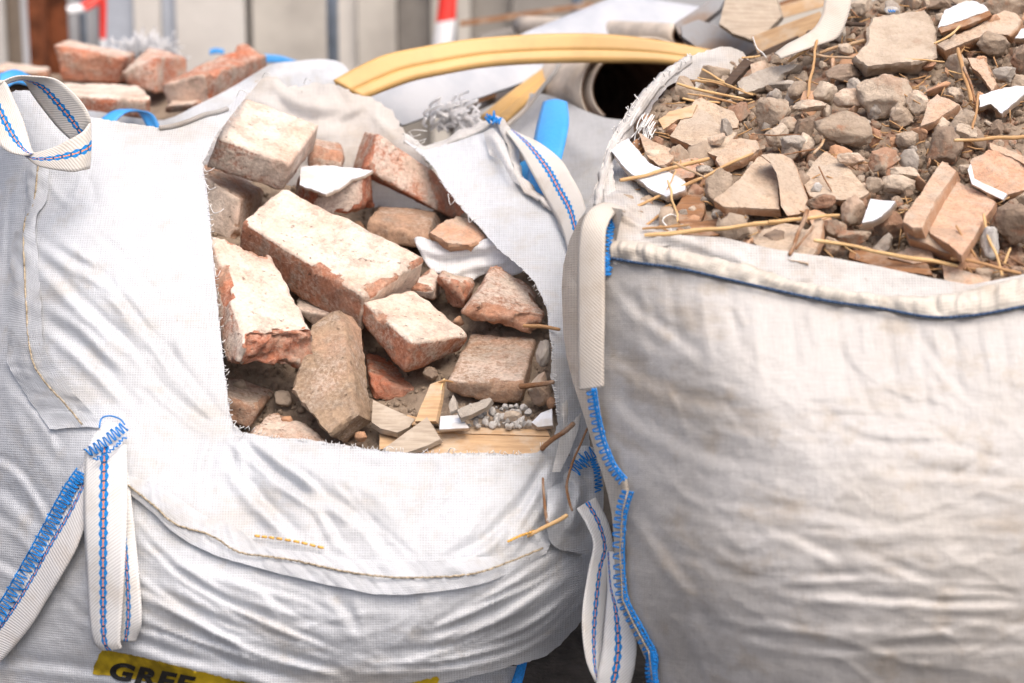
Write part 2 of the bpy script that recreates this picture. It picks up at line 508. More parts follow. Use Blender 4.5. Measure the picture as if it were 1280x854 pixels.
# ------------------------------------------------------------------ materials
class NT:
    def __init__(s, name):
        s.m = bpy.data.materials.new(name); s.m.use_nodes = True; s.t = s.m.node_tree; s.t.nodes.clear()
        s.out = s.n('ShaderNodeOutputMaterial'); s.p = s.n('ShaderNodeBsdfPrincipled'); s.l(s.p.outputs[0], s.out.inputs[0])
    def n(s, ty, **k):
        o = s.t.nodes.new(ty)
        for a, b in k.items(): setattr(o, a, b)
        return o
    def l(s, a, b): s.t.links.new(a, b)
    def put(s, sock, v):
        if isinstance(v, bpy.types.NodeSocket): s.l(v, sock)
        elif isinstance(v, (tuple, list)) and len(v) == 3 and sock.type == 'RGBA': sock.default_value = (*v, 1)
        else: sock.default_value = v
    def P(s, **k):
        for a, v in k.items(): s.put(s.p.inputs[a.replace('_', ' ')], v)
    def coord(s, kind='Object', scale=(1, 1, 1), rot=(0, 0, 0), rnd=False):
        c = s.n('ShaderNodeTexCoord'); m = s.n('ShaderNodeMapping'); m.inputs['Scale'].default_value = scale; m.inputs['Rotation'].default_value = rot
        s.l(c.outputs[kind], m.inputs[0])
        if rnd:
            i = s.n('ShaderNodeObjectInfo'); v = s.n('ShaderNodeCombineXYZ')
            w = s.math('MULTIPLY', i.outputs['Random'], 37.0)
            s.l(w, v.inputs[0]); s.l(w, v.inputs[1]); s.l(v.outputs[0], m.inputs['Location'])
        return m.outputs[0]
    def noise(s, co, scale, det=4, rough=.55, dist=0):
        o = s.n('ShaderNodeTexNoise'); s.l(co, o.inputs['Vector']); o.inputs['Scale'].default_value = scale
        o.inputs['Detail'].default_value = det; o.inputs['Roughness'].default_value = rough; o.inputs['Distortion'].default_value = dist
        return o.outputs[0]
    def vor(s, co, scale, feat='F1', out=0):
        o = s.n('ShaderNodeTexVoronoi', feature=feat); s.l(co, o.inputs['Vector']); o.inputs['Scale'].default_value = scale
        return o.outputs[out]
    def wave(s, co, scale, dist=0, det=2, dsc=1, dirn='X', prof='SIN'):
        o = s.n('ShaderNodeTexWave', wave_type='BANDS', bands_direction=dirn, wave_profile=prof); s.l(co, o.inputs['Vector'])
        o.inputs['Scale'].default_value = scale; o.inputs['Distortion'].default_value = dist; o.inputs['Detail'].default_value = det; o.inputs['Detail Scale'].default_value = dsc
        return o.outputs['Fac']
    def math(s, op, a, b=0.0, c=None):
        o = s.n('ShaderNodeMath', operation=op); s.put(o.inputs[0], a); s.put(o.inputs[1], b)
        if c is not None: s.put(o.inputs[2], c)
        return o.outputs[0]
    def ramp(s, f, a, b, lo=0.0, hi=1.0):
        o = s.n('ShaderNodeMapRange'); o.interpolation_type = 'SMOOTHSTEP'
        s.put(o.inputs[0], f); o.inputs[1].default_value = a; o.inputs[2].default_value = b; o.inputs[3].default_value = lo; o.inputs[4].default_value = hi
        return o.outputs[0]
    def mix(s, f, a, b, mode='MIX'):
        o = s.n('ShaderNodeMix', data_type='RGBA', blend_type=mode)
        s.put(o.inputs[0], f); s.put(o.inputs[6], a); s.put(o.inputs[7], b); return o.outputs[2]
    def attr(s, name, kind='GEOMETRY'):
        return s.n('ShaderNodeAttribute', attribute_type=kind, attribute_name=name).outputs['Fac']
    def sep(s, v):
        o = s.n('ShaderNodeSeparateXYZ'); s.l(v, o.inputs[0]); return o.outputs
    def rand(s): return s.n('ShaderNodeObjectInfo').outputs['Random']
    def bump(s, h, dist=.002, st=1.0, prev=None):
        o = s.n('ShaderNodeBump'); s.put(o.inputs['Height'], h); o.inputs['Distance'].default_value = dist; o.inputs['Strength'].default_value = st
        if prev is not None: s.l(prev, o.inputs['Normal'])
        return o.outputs[0]
    def translucent(s, col, f):
        t = s.n('ShaderNodeBsdfTranslucent'); s.put(t.inputs[0], col); m = s.n('ShaderNodeMixShader'); m.inputs[0].default_value = f
        s.l(s.p.outputs[0], m.inputs[1]); s.l(t.outputs[0], m.inputs[2]); s.l(m.outputs[0], s.out.inputs[0])


def woven(name, col, col2, dirt, rough=.5, trans=.12, pitch=235, spec=.5, wb=.0007, gloss=0.0):
    t = NT(name); uv = t.coord('UV'); ob = t.coord('Object')
    a = t.wave(uv, pitch * .318, 1.2, 2, 3, 'X'); b = t.wave(uv, pitch * .318 * 1.1, 1.2, 2, 3, 'Y')
    tape = t.noise(t.coord('UV', (290, 34, 1)), 1, 3); tape2 = t.noise(t.coord('UV', (34, 290, 1)), 1, 3)
    big = t.noise(ob, 3.2, 5, .6); mid = t.noise(ob, 14, 5, .6)
    c = t.mix(t.ramp(big, .42, .66), col, col2)
    c = t.mix(t.math('MULTIPLY', t.ramp(mid, .53, .72), .6), c, dirt)
    sm_ = t.noise(t.coord('Object', (3.5, 3.5, 11), (.5, .3, 0)), 1, 6, .65); c = t.mix(t.math('MULTIPLY', t.ramp(sm_, .52, .70), .65), c, dirt)
    spots = t.ramp(t.noise(ob, 120, 2, .5), .74, .80); c = t.mix(t.math('MULTIPLY', spots, .5), c, (.32, .25, .18))
    sm = t.math('MULTIPLY_ADD', t.math('ADD', tape, tape2), .34, .66)
    c = t.mix(.55, c, t.mix(1.0, c, t.n('ShaderNodeCombineColor').outputs[0]) if False else c)
    mul = t.n('ShaderNodeCombineColor'); [t.l(sm, mul.inputs[i]) for i in range(3)]
    c = t.mix(.75, c, mul.outputs[0], 'MULTIPLY')
    wv = t.n('ShaderNodeCombineColor'); wk = t.math('MULTIPLY_ADD', t.math('MULTIPLY', a, b), -.20, 1.05); [t.l(wk, wv.inputs[i]) for i in range(3)]
    c = t.mix(1.0, c, wv.outputs[0], 'MULTIPLY')
    w = t.math('ADD', t.math('MULTIPLY', a, b), t.math('MULTIPLY', t.math('ADD', tape, tape2), .8))
    n1 = t.bump(t.noise(ob, 38, 5, .6), .004, .55)
    nb = t.bump(w, wb, .8, n1)
    t.P(Base_Color=c, Roughness=rough, Normal=nb, Specular_IOR_Level=spec)
    if gloss: t.P(Sheen_Weight=gloss, Sheen_Roughness=.35)
    t.translucent(c, trans)
    return t.m


def plain(name, col, rough=.6, var=.15, scale=20, bump=.001, spec=.4, metal=0.0, col2=None, bscale=60, rnd=False):
    t = NT(name); ob = t.coord('Object', rnd=rnd)
    n = t.noise(ob, scale, 5, .6)
    c2 = col2 or tuple(x * (1 - var * 2.2) for x in col)
    c = t.mix(t.ramp(n, .38, .66), col, c2)
    t.P(Base_Color=c, Roughness=rough, Specular_IOR_Level=spec, Metallic=metal, Normal=t.bump(t.noise(ob, bscale, 5, .65), bump * 2, .8))
    return t.m


def brick_mat():
    t = NT('old_brick'); ob = t.coord('Object', rnd=True)
    mort, wear = t.attr('mortar'), t.attr('wear'); tone, dust = t.attr('tone', 'OBJECT'), t.attr('dust', 'OBJECT')
    n1 = t.noise(ob, 13, 8, .68); n2 = t.noise(ob, 34, 7, .7); n3 = t.noise(ob, 150, 5, .75); n4 = t.noise(ob, 6, 4, .55)
    red = t.mix(t.ramp(n2, .35, .65), (.57, .19, .10), (.41, .13, .075))
    red = t.mix(t.ramp(n1, .45, .7), red, (.58, .27, .165))
    brown = t.mix(t.ramp(n2, .35, .65), (.43, .31, .21), (.31, .215, .145))
    brown = t.mix(t.ramp(n1, .5, .7), brown, (.46, .26, .15))
    base = t.mix(tone, red, brown)
    cream = t.mix(t.ramp(n1, .35, .65), (.82, .72, .62), (.74, .60, .50))
    grey = t.mix(t.ramp(n2, .35, .65), (.54, .455, .36), (.43, .35, .27))
    mc = t.mix(t.ramp(n4, .42, .62), cream, grey)
    mc = t.mix(dust, mc, cream)
    th = t.math('ADD', t.math('MULTIPLY', t.math('SUBTRACT', t.math('ADD', t.math('MULTIPLY', n1, .65), t.math('MULTIPLY', n2, .35)), .5), 3.4), t.math('MULTIPLY', t.math('SUBTRACT', mort, .46), 2.0))
    th = t.math('SUBTRACT', th, t.math('MULTIPLY', wear, .75))
    th = t.math('ADD', th, t.math('MULTIPLY', t.math('SUBTRACT', n3, .5), 1.3)); f = t.ramp(th, -.34, .46)
    c = t.mix(f, base, mc)
    # thin pinkish wash where the mortar film thins out
    c = t.mix(t.math('MULTIPLY', t.ramp(t.noise(ob, 9, 5, .65), .46, .66), .5), c, (.66, .40, .28))
    film = t.math('MULTIPLY', t.ramp(t.math('ADD', t.math('MULTIPLY', n3, .5), t.math('MULTIPLY', n2, .5)),   .44, .62), .34); c = t.mix(film, c, t.mix(dust, (.48, .385, .295), (.66, .55, .45)))
    pits = t.math('MAXIMUM', t.ramp(t.noise(ob, 95, 4, .65), .64, .70), t.ramp(t.noise(ob, 48, 6, .7), .635, .70)); c = t.mix(t.math('MULTIPLY', pits, .6), c, (.20, .14, .10))
    c = t.mix(t.math('MULTIPLY', t.ramp(t.noise(ob, 26, 6, .7), .50, .62), .42), c, (.36, .30, .24))
    gr = t.n('ShaderNodeCombineColor'); gv = t.ramp(n3, .32, .68, .74, 1.12); [t.l(gv, gr.inputs[i]) for i in range(3)]
    c = t.mix(.8, c, gr.outputs[0], 'MULTIPLY')
    h = t.math('ADD', n1, t.math('MULTIPLY', n2, .55)); h = t.math('SUBTRACT', h, t.math('MULTIPLY', pits, .35)); h = t.math('ADD', h, t.math('MULTIPLY', t.ramp(th, -.5, .6), .12))
    nb = t.bump(h, .007, .9); nb = t.bump(n3, .0026, .9, nb)
    t.P(Base_Color=c, Roughness=.93, Specular_IOR_Level=.18, Normal=nb)
    return t.m


def stone_mat(name, a, b, c3, orange=.0):
    t = NT(name); ob = t.coord('Object', rnd=True); r = t.rand()
    n1 = t.noise(ob, 22, 7, .66); n2 = t.noise(ob, 75, 6, .7); n3 = t.noise(ob, 240, 4, .75)
    c = t.mix(r, a, b); c = t.mix(t.ramp(n1, .42, .66), c, c3)
    c = t.mix(t.math('MULTIPLY', t.ramp(n2, .55, .7), .5), c, (.50, .42, .33))
    r2 = t.math('FRACT', t.math('MULTIPLY', r, 7.31), 0)
    c = t.mix(t.math('MULTIPLY', t.ramp(t.math('ADD', n1, t.math('MULTIPLY', r2, .28)), .68, .78), orange), c, (.48, .21, .11))
    nb = t.bump(n2, .006, .9); nb = t.bump(n3, .002, .9, nb)
    t.P(Base_Color=c, Roughness=.95, Specular_IOR_Level=.15, Normal=nb)
    return t.m


def clay_mat():
    t = NT('fired_clay'); ob = t.coord('Object', rnd=True); tone = t.attr('tone', 'OBJECT'); wear = t.attr('wear'); front = t.attr('front')
    n1 = t.noise(ob, 12, 6, .6, .4); n2 = t.noise(ob, 45, 5, .65); n3 = t.noise(ob, 180, 3, .7)
    tan = t.mix(t.ramp(n2, .35, .65), (.56, .445, .335), (.46, .355, .26))
    org = t.mix(t.ramp(n2, .35, .65), (.64, .36, .235), (.54, .28, .17))
    c = t.mix(tone, tan, org)
    c = t.mix(t.ramp(n1, .47, .64, 0, .75), c, (.45, .37, .29))
    c = t.mix(t.math('MULTIPLY', t.ramp(n1, .36, .46, 1, 0), .55), c, (.36, .29, .225))
    c = t.mix(t.math('MULTIPLY', t.ramp(n3, .5, .66), .45), c, (.28, .22, .165))
    c = t.mix(t.math('MULTIPLY', t.ramp(t.noise(ob, 20, 6, .7), .5, .62), .4), c, (.52, .45, .37))
    c = t.mix(t.math('MULTIPLY', t.math('SUBTRACT', 1.0, front), t.ramp(n2, .36, .52, .35, .8)), c, (.50, .285, .165))
    t.P(Base_Color=c, Roughness=.9, Specular_IOR_Level=.2, Normal=t.bump(n3, .0022, .9, t.bump(n2, .004, .8)))
    return t.m


def wood_mat(name, a, b, dust=.2, scale=1.0):
    t = NT(name); g = t.coord('UV', rnd=True); tone = t.rand(); ob = t.coord('Object', rnd=True)
    gr = t.noise(t.coord('UV', (14 * scale, 190 * scale, 1), rnd=True), 1, 5, .6, .3)
    c = t.mix(t.ramp(gr, .35, .68), a, b)
    c = t.mix(t.math('MULTIPLY', t.ramp(t.noise(ob, 22, 5, .65), .46, .66), dust), c, (.56, .49, .40))
    t.P(Base_Color=c, Roughness=.75, Specular_IOR_Level=.25, Normal=t.bump(gr, .0015, .7))
    return t.m


def straw_mat():
    t = NT('dry_reed'); uv = t.coord('UV'); r = t.rand()
    st = t.noise(t.coord('UV', (9, 26, 1), rnd=True), 1, 4, .6)
    a = t.mix(t.ramp(r, .3, .9), (.72, .49, .23), (.42, .24, .11)); c = t.mix(t.ramp(st, .4, .75), a, (.40, .21, .08))
    c = t.mix(t.ramp(t.noise(t.coord('Object', rnd=True), 9, 3), .55, .7, 0, .6), c, (.72, .53, .28))
    t.P(Base_Color=c, Roughness=.5, Specular_IOR_Level=.4, Normal=t.bump(st, .001, .6)); return t.m


def strap_mat(name, base, centre=.5, stripe=True, half=.095, cellv=.0075, blue=(.01, .25, .66), red=(.95, .33, .10), tw=.84):
    """webbing: diagonal twill with a woven blue / red check stripe; u runs across, v along in metres"""
    t = NT(name); uv = t.coord('UV'); x = t.sep(uv)
    tw_ = t.wave(t.coord('UV', (.05, 1, 1), (0, 0, 0)), 58, 0, 0, 1, 'DIAGONAL')
    u, v = x[0], x[1]
    diag = t.math('SINE', t.math('ADD', t.math('MULTIPLY', v, 1150.0), t.math('MULTIPLY', u, 52.0)), 0)
    fine = t.math('SINE', t.math('MULTIPLY', u, 150.0), 0)
    dirt = t.noise(t.coord('Object'), 16, 5, .6)
    c = t.mix(t.ramp(diag, -.9, .2), tuple(k * tw for k in base), base)
    c = t.mix(t.ramp(dirt, .45, .75, 0, .5), c, tuple(k * q for k, q in zip(base, (.72, .64, .55))))
    h = t.math('ADD', t.math('MULTIPLY', diag, .5), t.math('MULTIPLY', fine, .2))
    if stripe:
        du = t.math('ABSOLUTE', t.math('SUBTRACT', u, centre), 0)
        ck = t.math('SINE', t.math('MULTIPLY', v, 2 * math.pi / (cellv * 2)), 0)
        wid = t.math('MULTIPLY_ADD', ck, half * .22, half)          # scalloped border
        inb = t.math('LESS_THAN', du, wid)
        core = t.math('LESS_THAN', du, t.math('MULTIPLY_ADD', ck, -half * .1, half * .24))
        red_on = t.math('MULTIPLY', core, t.math('GREATER_THAN', ck, -.75))
        c = t.mix(inb, c, t.mix(t.ramp(ck, -.9, -.4), tuple(k * .45 for k in blue), blue)); c = t.mix(red_on, c, red)
    t.P(Base_Color=c, Roughness=.7, Specular_IOR_Level=.3, Normal=t.bump(h, .0007, .7))
    t.translucent(c, .06)
    return t.m


M = {}
M['bag_white'] = woven('white_woven_cloth', (.575, .605, .64), (.55, .57, .59), (.50, .48, .445), .45, .14, spec=.35)
M['bag_back'] = woven('thin_woven_cloth', (.86, .85, .82), (.82, .79, .745), (.70, .63, .54), .55, .5, spec=.25)
M['bag_grey'] = woven('grimy_woven_cloth', (.475, .465, .45), (.425, .405, .375), (.35, .295, .23), .40, .06, 290, spec=.55, wb=.0005)
M['hem'] = woven('hem_cloth', (.64, .63, .61), (.59, .57, .54), (.50, .43, .36), .55, .2, spec=.3)
M['hem_grey'] = woven('grimy_hem_cloth', (.62, .58, .51), (.55, .495, .42), (.43, .355, .27), .5, .1, spec=.3)
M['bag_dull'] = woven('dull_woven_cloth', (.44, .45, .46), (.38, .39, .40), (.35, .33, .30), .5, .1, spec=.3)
M['brick'] = brick_mat()
M['stone'] = stone_mat('mortar_stone', (.40, .32, .245), (.50, .405, .315), (.32, .25, .185), .5)
M['stone_pale'] = stone_mat('pale_mortar', (.57, .475, .375), (.64, .54, .43), (.45, .36, .275), .2)
M['stone_dark'] = stone_mat('dark_mortar', (.285, .215, .16), (.36, .275, .21), (.225, .165, .12), .3)
M['stone_grey'] = stone_mat('grey_mortar', (.44, .395, .34), (.51, .46, .40), (.35, .305, .26), .0)
M['gravel'] = stone_mat('pale_gravel', (.55, .53, .50), (.62, .60, .57), (.42, .40, .37), .0)
M['clay'] = clay_mat(); M['metal'] = plain('grey_sheet_metal', (.27, .275, .285), .75, .2, 9, .0006, .2, 0, col2=(.24, .18, .14))
M['glaze'] = plain('white_glaze', (.70, .74, .80), .22, .03, 30, .0006, .6, col2=(.58, .57, .55))
for _n in ('glaze',):
    pass
M['paint'] = plain('white_paint', (.68, .71, .76), .5, .06, 30, .0014, .4, col2=(.55, .53, .50))
M['wood'] = wood_mat('pale_wood', (.56, .38, .22), (.42, .27, .15), .45)
M['wood_brown'] = wood_mat('brown_wood', (.30, .155, .075), (.20, .10, .05), .35)
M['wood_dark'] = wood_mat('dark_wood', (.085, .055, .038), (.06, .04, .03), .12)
M['wood_grey'] = wood_mat('weathered_wood', (.44, .37, .29), (.33, .27, .21), .5)
M['straw'] = straw_mat()
M['strap'] = strap_mat('striped_webbing', (.74, .71, .66))
M['strap_white'] = strap_mat('white_striped_webbing', (.82, .82, .80))
M['strap_side'] = strap_mat('edge_striped_webbing', (.80, .79, .77), .42, True, .05)
M['strap_plain'] = strap_mat('plain_webbing', (.66, .61, .54), .5, False, tw=.90)
M['blue'] = plain('blue_thread', (.008, .24, .70), .5, .15, 300, .0002, .4)
M['blue_dark'] = plain('dark_blue_thread', (.05, .10, .20), .6, .25, 300, .0002, .3)
M['brown_thread'] = plain('tan_thread', (.50, .41, .28), .7, .25, 200, .0002)
M['orange_thread'] = plain('orange_thread', (.80, .45, .09), .6, .1, 200, .0002)
_f = NT('white_fibre'); _f.P(Base_Color=(.92, .92, .92), Roughness=.7); _f.translucent((.92, .92, .92), .5); M['white_fibre'] = _f.m
M['white_thread'] = plain('white_thread', (.80, .80, .78), .6, .05, 200, .0002)
M['blue_strap'] = plain('blue_polypropylene', (.06, .36, .83), .38, .12, 6, .0008, .5, bscale=150)
M['gold'] = plain('gold_trim', (.60, .37, .13), .42, .08, 6, .0003, .5)
M['plank'] = plain('white_board', (.47, .49, .52), .45, .05, 9, .0006, .4, col2=(.39, .415, .455))
M['lino'] = plain('lino_outside', (.62, .54, .45), .6, .14, 14, .0008, .3)
M['lino_in'] = plain('lino_backing', (.20, .125, .085), .85, .2, 20, .001, .1)
M['rust'] = plain('rusty_steel', (.24, .075, .03), .8, .3, 12, .001, .3)
M['galv'] = plain('galvanised_steel', (.36, .43, .52), .45, .1, 14, .0003, .5, .6)
M['tape_red'] = plain('red_tape', (.80, .045, .03), .35, .05, 10, .0002)
M['tape_white'] = plain('white_tape', (.80, .80, .80), .35, .05, 10, .0002)
M['yellow'] = plain('yellow_print', (.52, .36, .015), .6, .3, 16, .0004, .3)
M['ink'] = plain('black_ink', (.012, .011, .010), .6, .2, 40, .0002)
M['ground'] = plain('dirty_ground', (.11, .095, .08), .95, .3, 6, .008, .1, bscale=40)
M['rubble_bed'] = stone_mat('fine_rubble_bed', (.33, .26, .195), (.33, .26, .195), (.22, .168, .125), .3)
M['film'] = woven('white_plastic_film', (.86, .87, .88), (.84, .85, .86), (.8, .78, .74), .4, .35)
for _k in ('glaze', 'paint'):
    _nt = M[_k].node_tree; _p = next(n for n in _nt.nodes if n.type == 'BSDF_PRINCIPLED'); _lk = _p.inputs['Base Color'].links[0].from_socket
    _mx = _nt.nodes.new('ShaderNodeMix'); _mx.data_type = 'RGBA'; _at = _nt.nodes.new('ShaderNodeAttribute'); _at.attribute_name = 'front'
    _nt.links.new(_at.outputs['Fac'], _mx.inputs[0]); _mx.inputs[6].default_value = (.50, .40, .31, 1); _nt.links.new(_lk, _mx.inputs[7]); _nt.links.new(_mx.outputs[2], _p.inputs['Base Color'])
for _n, _c, _c2 in (('board_pale', (.80, .77, .71), (.68, .65, .60)), ('board_beige', (.70, .66, .58), (.50, .465, .41)), ('board_grey', (.50, .51, .52), (.38, .385, .39)),
               ('board_blue', (.56, .61, .68), (.44, .48, .54)), ('board_dark', (.36, .335, .30), (.22, .205, .19)), ('board_white', (.72, .73, .74), (.6, .6, .6)), ('board_tan', (.42, .34, .26), (.30, .24, .19))):
    M[_n] = plain(_n.replace('board_', '') + '_board', _c, .8, .1, 2.6, .002, .2, col2=_c2, bscale=18)
_t = M['film'].node_tree

# ================================================================== setting
g = mk('ground', [(-9, -1, 0), (9, -1, 0), (9, 14, 0), (-9, 14, 0)], [(0, 1, 2, 3)], M['ground'], smooth=False)
tag(g, kind='structure')

# hoarding of upright boards far behind the bags
wallY = 7.7
hw = thing('hoarding_wall', (0, wallY, 0), 'blurred hoarding of upright grey and beige boards behind the bags', 'wall')
def wx(px, dd): return float(W(px, 60, dd)[0])
def depth_at_y(Y): return Y / math.cos(PITCH)      # close enough along the middle of the picture
DW = 7.95
for a, b, m, dy in ((-90, 27, 'board_pale', 0), (27, 49, 'board_tan', .03), (49, 62, 'board_white', -.04), (62, 100, 'board_dark', .12), (100, 140, 'board_grey', .05), (140, 182, 'board_blue', .02), (182, 216, 'board_pale', .0),
                    (216, 234, 'board_blue', .01), (234, 318, 'board_pale', -.02), (318, 326, 'board_dark', .06), (326, 421, 'board_beige', -.01), (421, 452, 'board_pale', .03), (452, 500, 'board_beige', .0), (500, 542, 'board_dark', .08), (542, 590, 'board_beige', .03),
                    (590, 640, 'board_dark', .1), (640, 720, 'board_dark', .06), (720, 780, 'board_tan', .09), (780, 900, 'board_grey', .04), (900, 1060, 'board_beige', 0), (1060, 1240, 'board_pale', .02), (1240, 1420, 'board_grey', 0)):
    x0, x1 = wx(a, DW), wx(b, DW)
    V, Fs = box_geo(((x0 + x1) / 2, wallY + dy, .8), (x1 - x0 - .004, .05, 1.6))
    mk('board', V, Fs, M[m], hw, smooth=False)
# knots and stains on the boards stay inside their materials


def post(px, wpx, Y, mat, name, label, cat='post', lean=0):
    dd = Y / math.cos(PITCH) * 1.03
    x = wx(px, dd); r = wpx / 2 * dd / FOC
    V, Fs, U = tube_geo([(x, Y, -.02), (x + lean, Y, .8), (x + 2 * lean, Y, 1.9)], r, 16)
    o = mk(name, V, Fs, mat, uv=U); tag(o, label, cat); return o
post(430, 14, 7.2, M['galv'], 'fence_post', 'grey steel post behind the gold strip, left of the hanging tape')
post(716, 13, 7.2, M['galv'], 'fence_post', 'grey steel post standing above the long white plank')
post(571, 9, 7.25, M['galv'], 'fence_post', 'thin grey post carrying the hanging red and white tape')
post(138, 10, 7.25, M['galv'], 'fence_post', 'thin grey post right of the rusty beam in the far left corner')
rb = thing('steel_beam', (wx(82, 7.5), 7.25, 0), 'upright rusty brown steel beam in front of the boards at far left', 'beam')
bx = wx(82, 7.5)
V, Fs = box_geo((bx - .03, 7.22, .9), (.045, .12, 1.8)); mk('flange', V, Fs, M['rust'], rb, smooth=False)
V, Fs = box_geo((bx + .02, 7.26, .9), (.055, .02, 1.8)); mk('web', V, Fs, M['rust'], rb, smooth=False)

# barrier tape
def tape(A, B, segs, label, seed=0):
    """segs: list of (t0, t1, 'r'/'w')"""
    A = WP(A); B = WP(B); ctr = (A[0] + B[0]) / 2
    r = thing('barrier_tape', ctr, label, 'tape', 'strips of red and white barrier tape')
    a = catmull(A, 41); b = catmull(B, 41)
    for t0, t1, c in segs:
        i0, i1 = int(t0 * 40), int(t1 * 40); mb = MB(); V = []; Fs = []
        for i in range(i0, i1 + 1): V += [a[i], (a[i] + b[i]) / 2 + np.array([0, -.006, 0]), b[i]]
        for i in range(i1 - i0): Fs += [(3*i, 3*i+1, 3*i+4, 3*i+3), (3*i+1, 3*i+2, 3*i+5, 3*i+4)]
        mk('red_stripe' if c == 'r' else 'white_stripe', V, Fs, M['tape_red' if c == 'r' else 'tape_white'], r, solid=.0012)
tape([(120, -12, 6.9), (104, 2, 6.88), (83, 8, 6.86)], [(136, -3, 6.9), (112, 12, 6.87), (88, 20, 6.86)], [(0, .62, 'r'), (.62, 1, 'w')], 'short red and white tape tail lying sideways by the rusty beam')
tape([(124, -10, 6.95), (124, 25, 6.95), (125, 62, 6.95)], [(133, -10, 6.95), (133, 25, 6.95), (132, 62, 6.95)], [(0, .16, 'w'), (.16, .84, 'r'), (.84, 1, 'w')], 'narrow red tape hanging straight down beside the rusty beam')
tape([(551, -22, 6.95), (546, 20, 6.95), (540, 62, 6.95)], [(571, -20, 6.95), (570, 16, 6.95), (566, 62, 6.95)], [(0, .60, 'r'), (.60, 1, 'w')], 'wide red and white tape hanging between two grey posts at top centre')

# loose timber lying in front of the hoarding
def bar(name, P0, P1, wpx, hpx, mat, label, cat, cell=.03, rough=.001, group=None):
    """straight board between two picture points; width up the picture wpx, thickness hpx downward"""
    (x0, y0, d0), (x1, y1, d1) = P0, P1
    L = math.hypot(x1 - x0, y1 - y0); nx, ny = -(y1 - y0) / L, (x1 - x0) / L
    k = []
    for side in (0, 1):
        for back in (0, 1):
            for end in (0, 1):
                x, y, d = (P0, P1)[end]
                s = -1 if side else 1
                k.append((x + nx * wpx / 2 * s, y + ny * wpx / 2 * s, d + (hpx / FOC * d if back else 0)))
    V, Fs, U, at = brick_geo(k, cell=cell, rad=.0018, rough=rough, chips=0)
    o = mk(name, V, Fs, mat, uv=U, attrs=at); o.data.set_sharp_from_angle(angle=R(50)); tag(o, label, cat, group); return o
bar('timber_lath', (575, 30, 6.5), (742, 6, 6.7), 7, 30, M['wood_brown'], 'long brown timber behind the white plank, upper of two', 'timber')
bar('timber_lath', (600, 48, 6.3), (700, 24, 6.4), 9, 30, M['board_dark'], 'dark timber behind the white plank, lower of two', 'timber')
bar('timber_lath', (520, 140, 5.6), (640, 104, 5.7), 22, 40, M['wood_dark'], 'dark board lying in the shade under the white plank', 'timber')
bar('timber_lath', (575, 128, 5.3), (660, 100, 5.35), 16, 40, M['wood_brown'], 'reddish brown timber between white plank and short gold strip', 'timber')

# the long white plank
P8 = [(503, 157, 4.86), (905, 13, 5.42), (500, 160, 4.95), (905, 16, 5.51), (455, 122, 4.84), (775, -8, 5.40), (452, 124, 4.93), (775, -5, 5.49)]
V, Fs, U, at = brick_geo(P8, cell=.025, rad=.003, rough=.0008, chips=2, chip=.01, seed=4)
o = mk('plank', V, Fs, M['plank'], uv=U, attrs=at); o.data.set_sharp_from_angle(angle=R(50))
tag(o, 'long white painted plank slanting up to the right behind the gold strip', 'plank')

# gold edging strips
prof = ([0, .03, .07, .50, .56, .60, .64, .68, .93, .97, 1], [-.003, .002, .003, .003, .002, -.004, -.004, .002, .003, .002, -.003])
gs = thing('edging_strip', tuple(W(640, 80, 4.8)), 'long gold edging strip bent in an arch across the gap between bags', 'trim strip')
ribbon('strip', [(418, 103, 4.72), (445, 88, 4.73), (480, 72, 4.74), (520, 63, 4.75), (580, 53, 4.77), (640, 47.5, 4.79), (700, 45, 4.8), (760, 46, 4.8), (820, 53, 4.8), (900, 68, 4.8)],
       [(452, 122, 4.71), (482, 110, 4.72), (515, 98.5, 4.73), (550, 91, 4.74), (600, 82, 4.76), (650, 77.5, 4.78), (710, 75.5, 4.79), (770, 75.5, 4.79), (825, 77, 4.79), (895, 84, 4.79)], M['gold'], gs, n=90, m=30, thick=.012, profile=prof)
gs2 = thing('edging_strip', tuple(W(650, 115, 4.95)), 'short steep gold strip with grooves leaning under the white plank', 'trim strip')
ribbon('strip', [(603, 148, 4.9), (640, 118, 5.0), (695, 78, 5.15)], [(632, 152, 4.88), (664, 122, 4.98), (716, 80, 5.13)], M['gold'], gs2, n=40, m=30, thick=.012, profile=prof)
thin = thing('cord', tuple(W(670, 115, 4.85)), 'thin pale cord hanging beside the short gold strip', 'cord')
V, Fs, U = tube_geo(catmull(WP([(632, 158, 4.8), (655, 138, 4.83), (676, 112, 4.86), (695, 88, 4.88), (702, 70, 4.9)]), 30), .0045, 8); mk('rope', V, Fs, M['hem'], thin, uv=U)

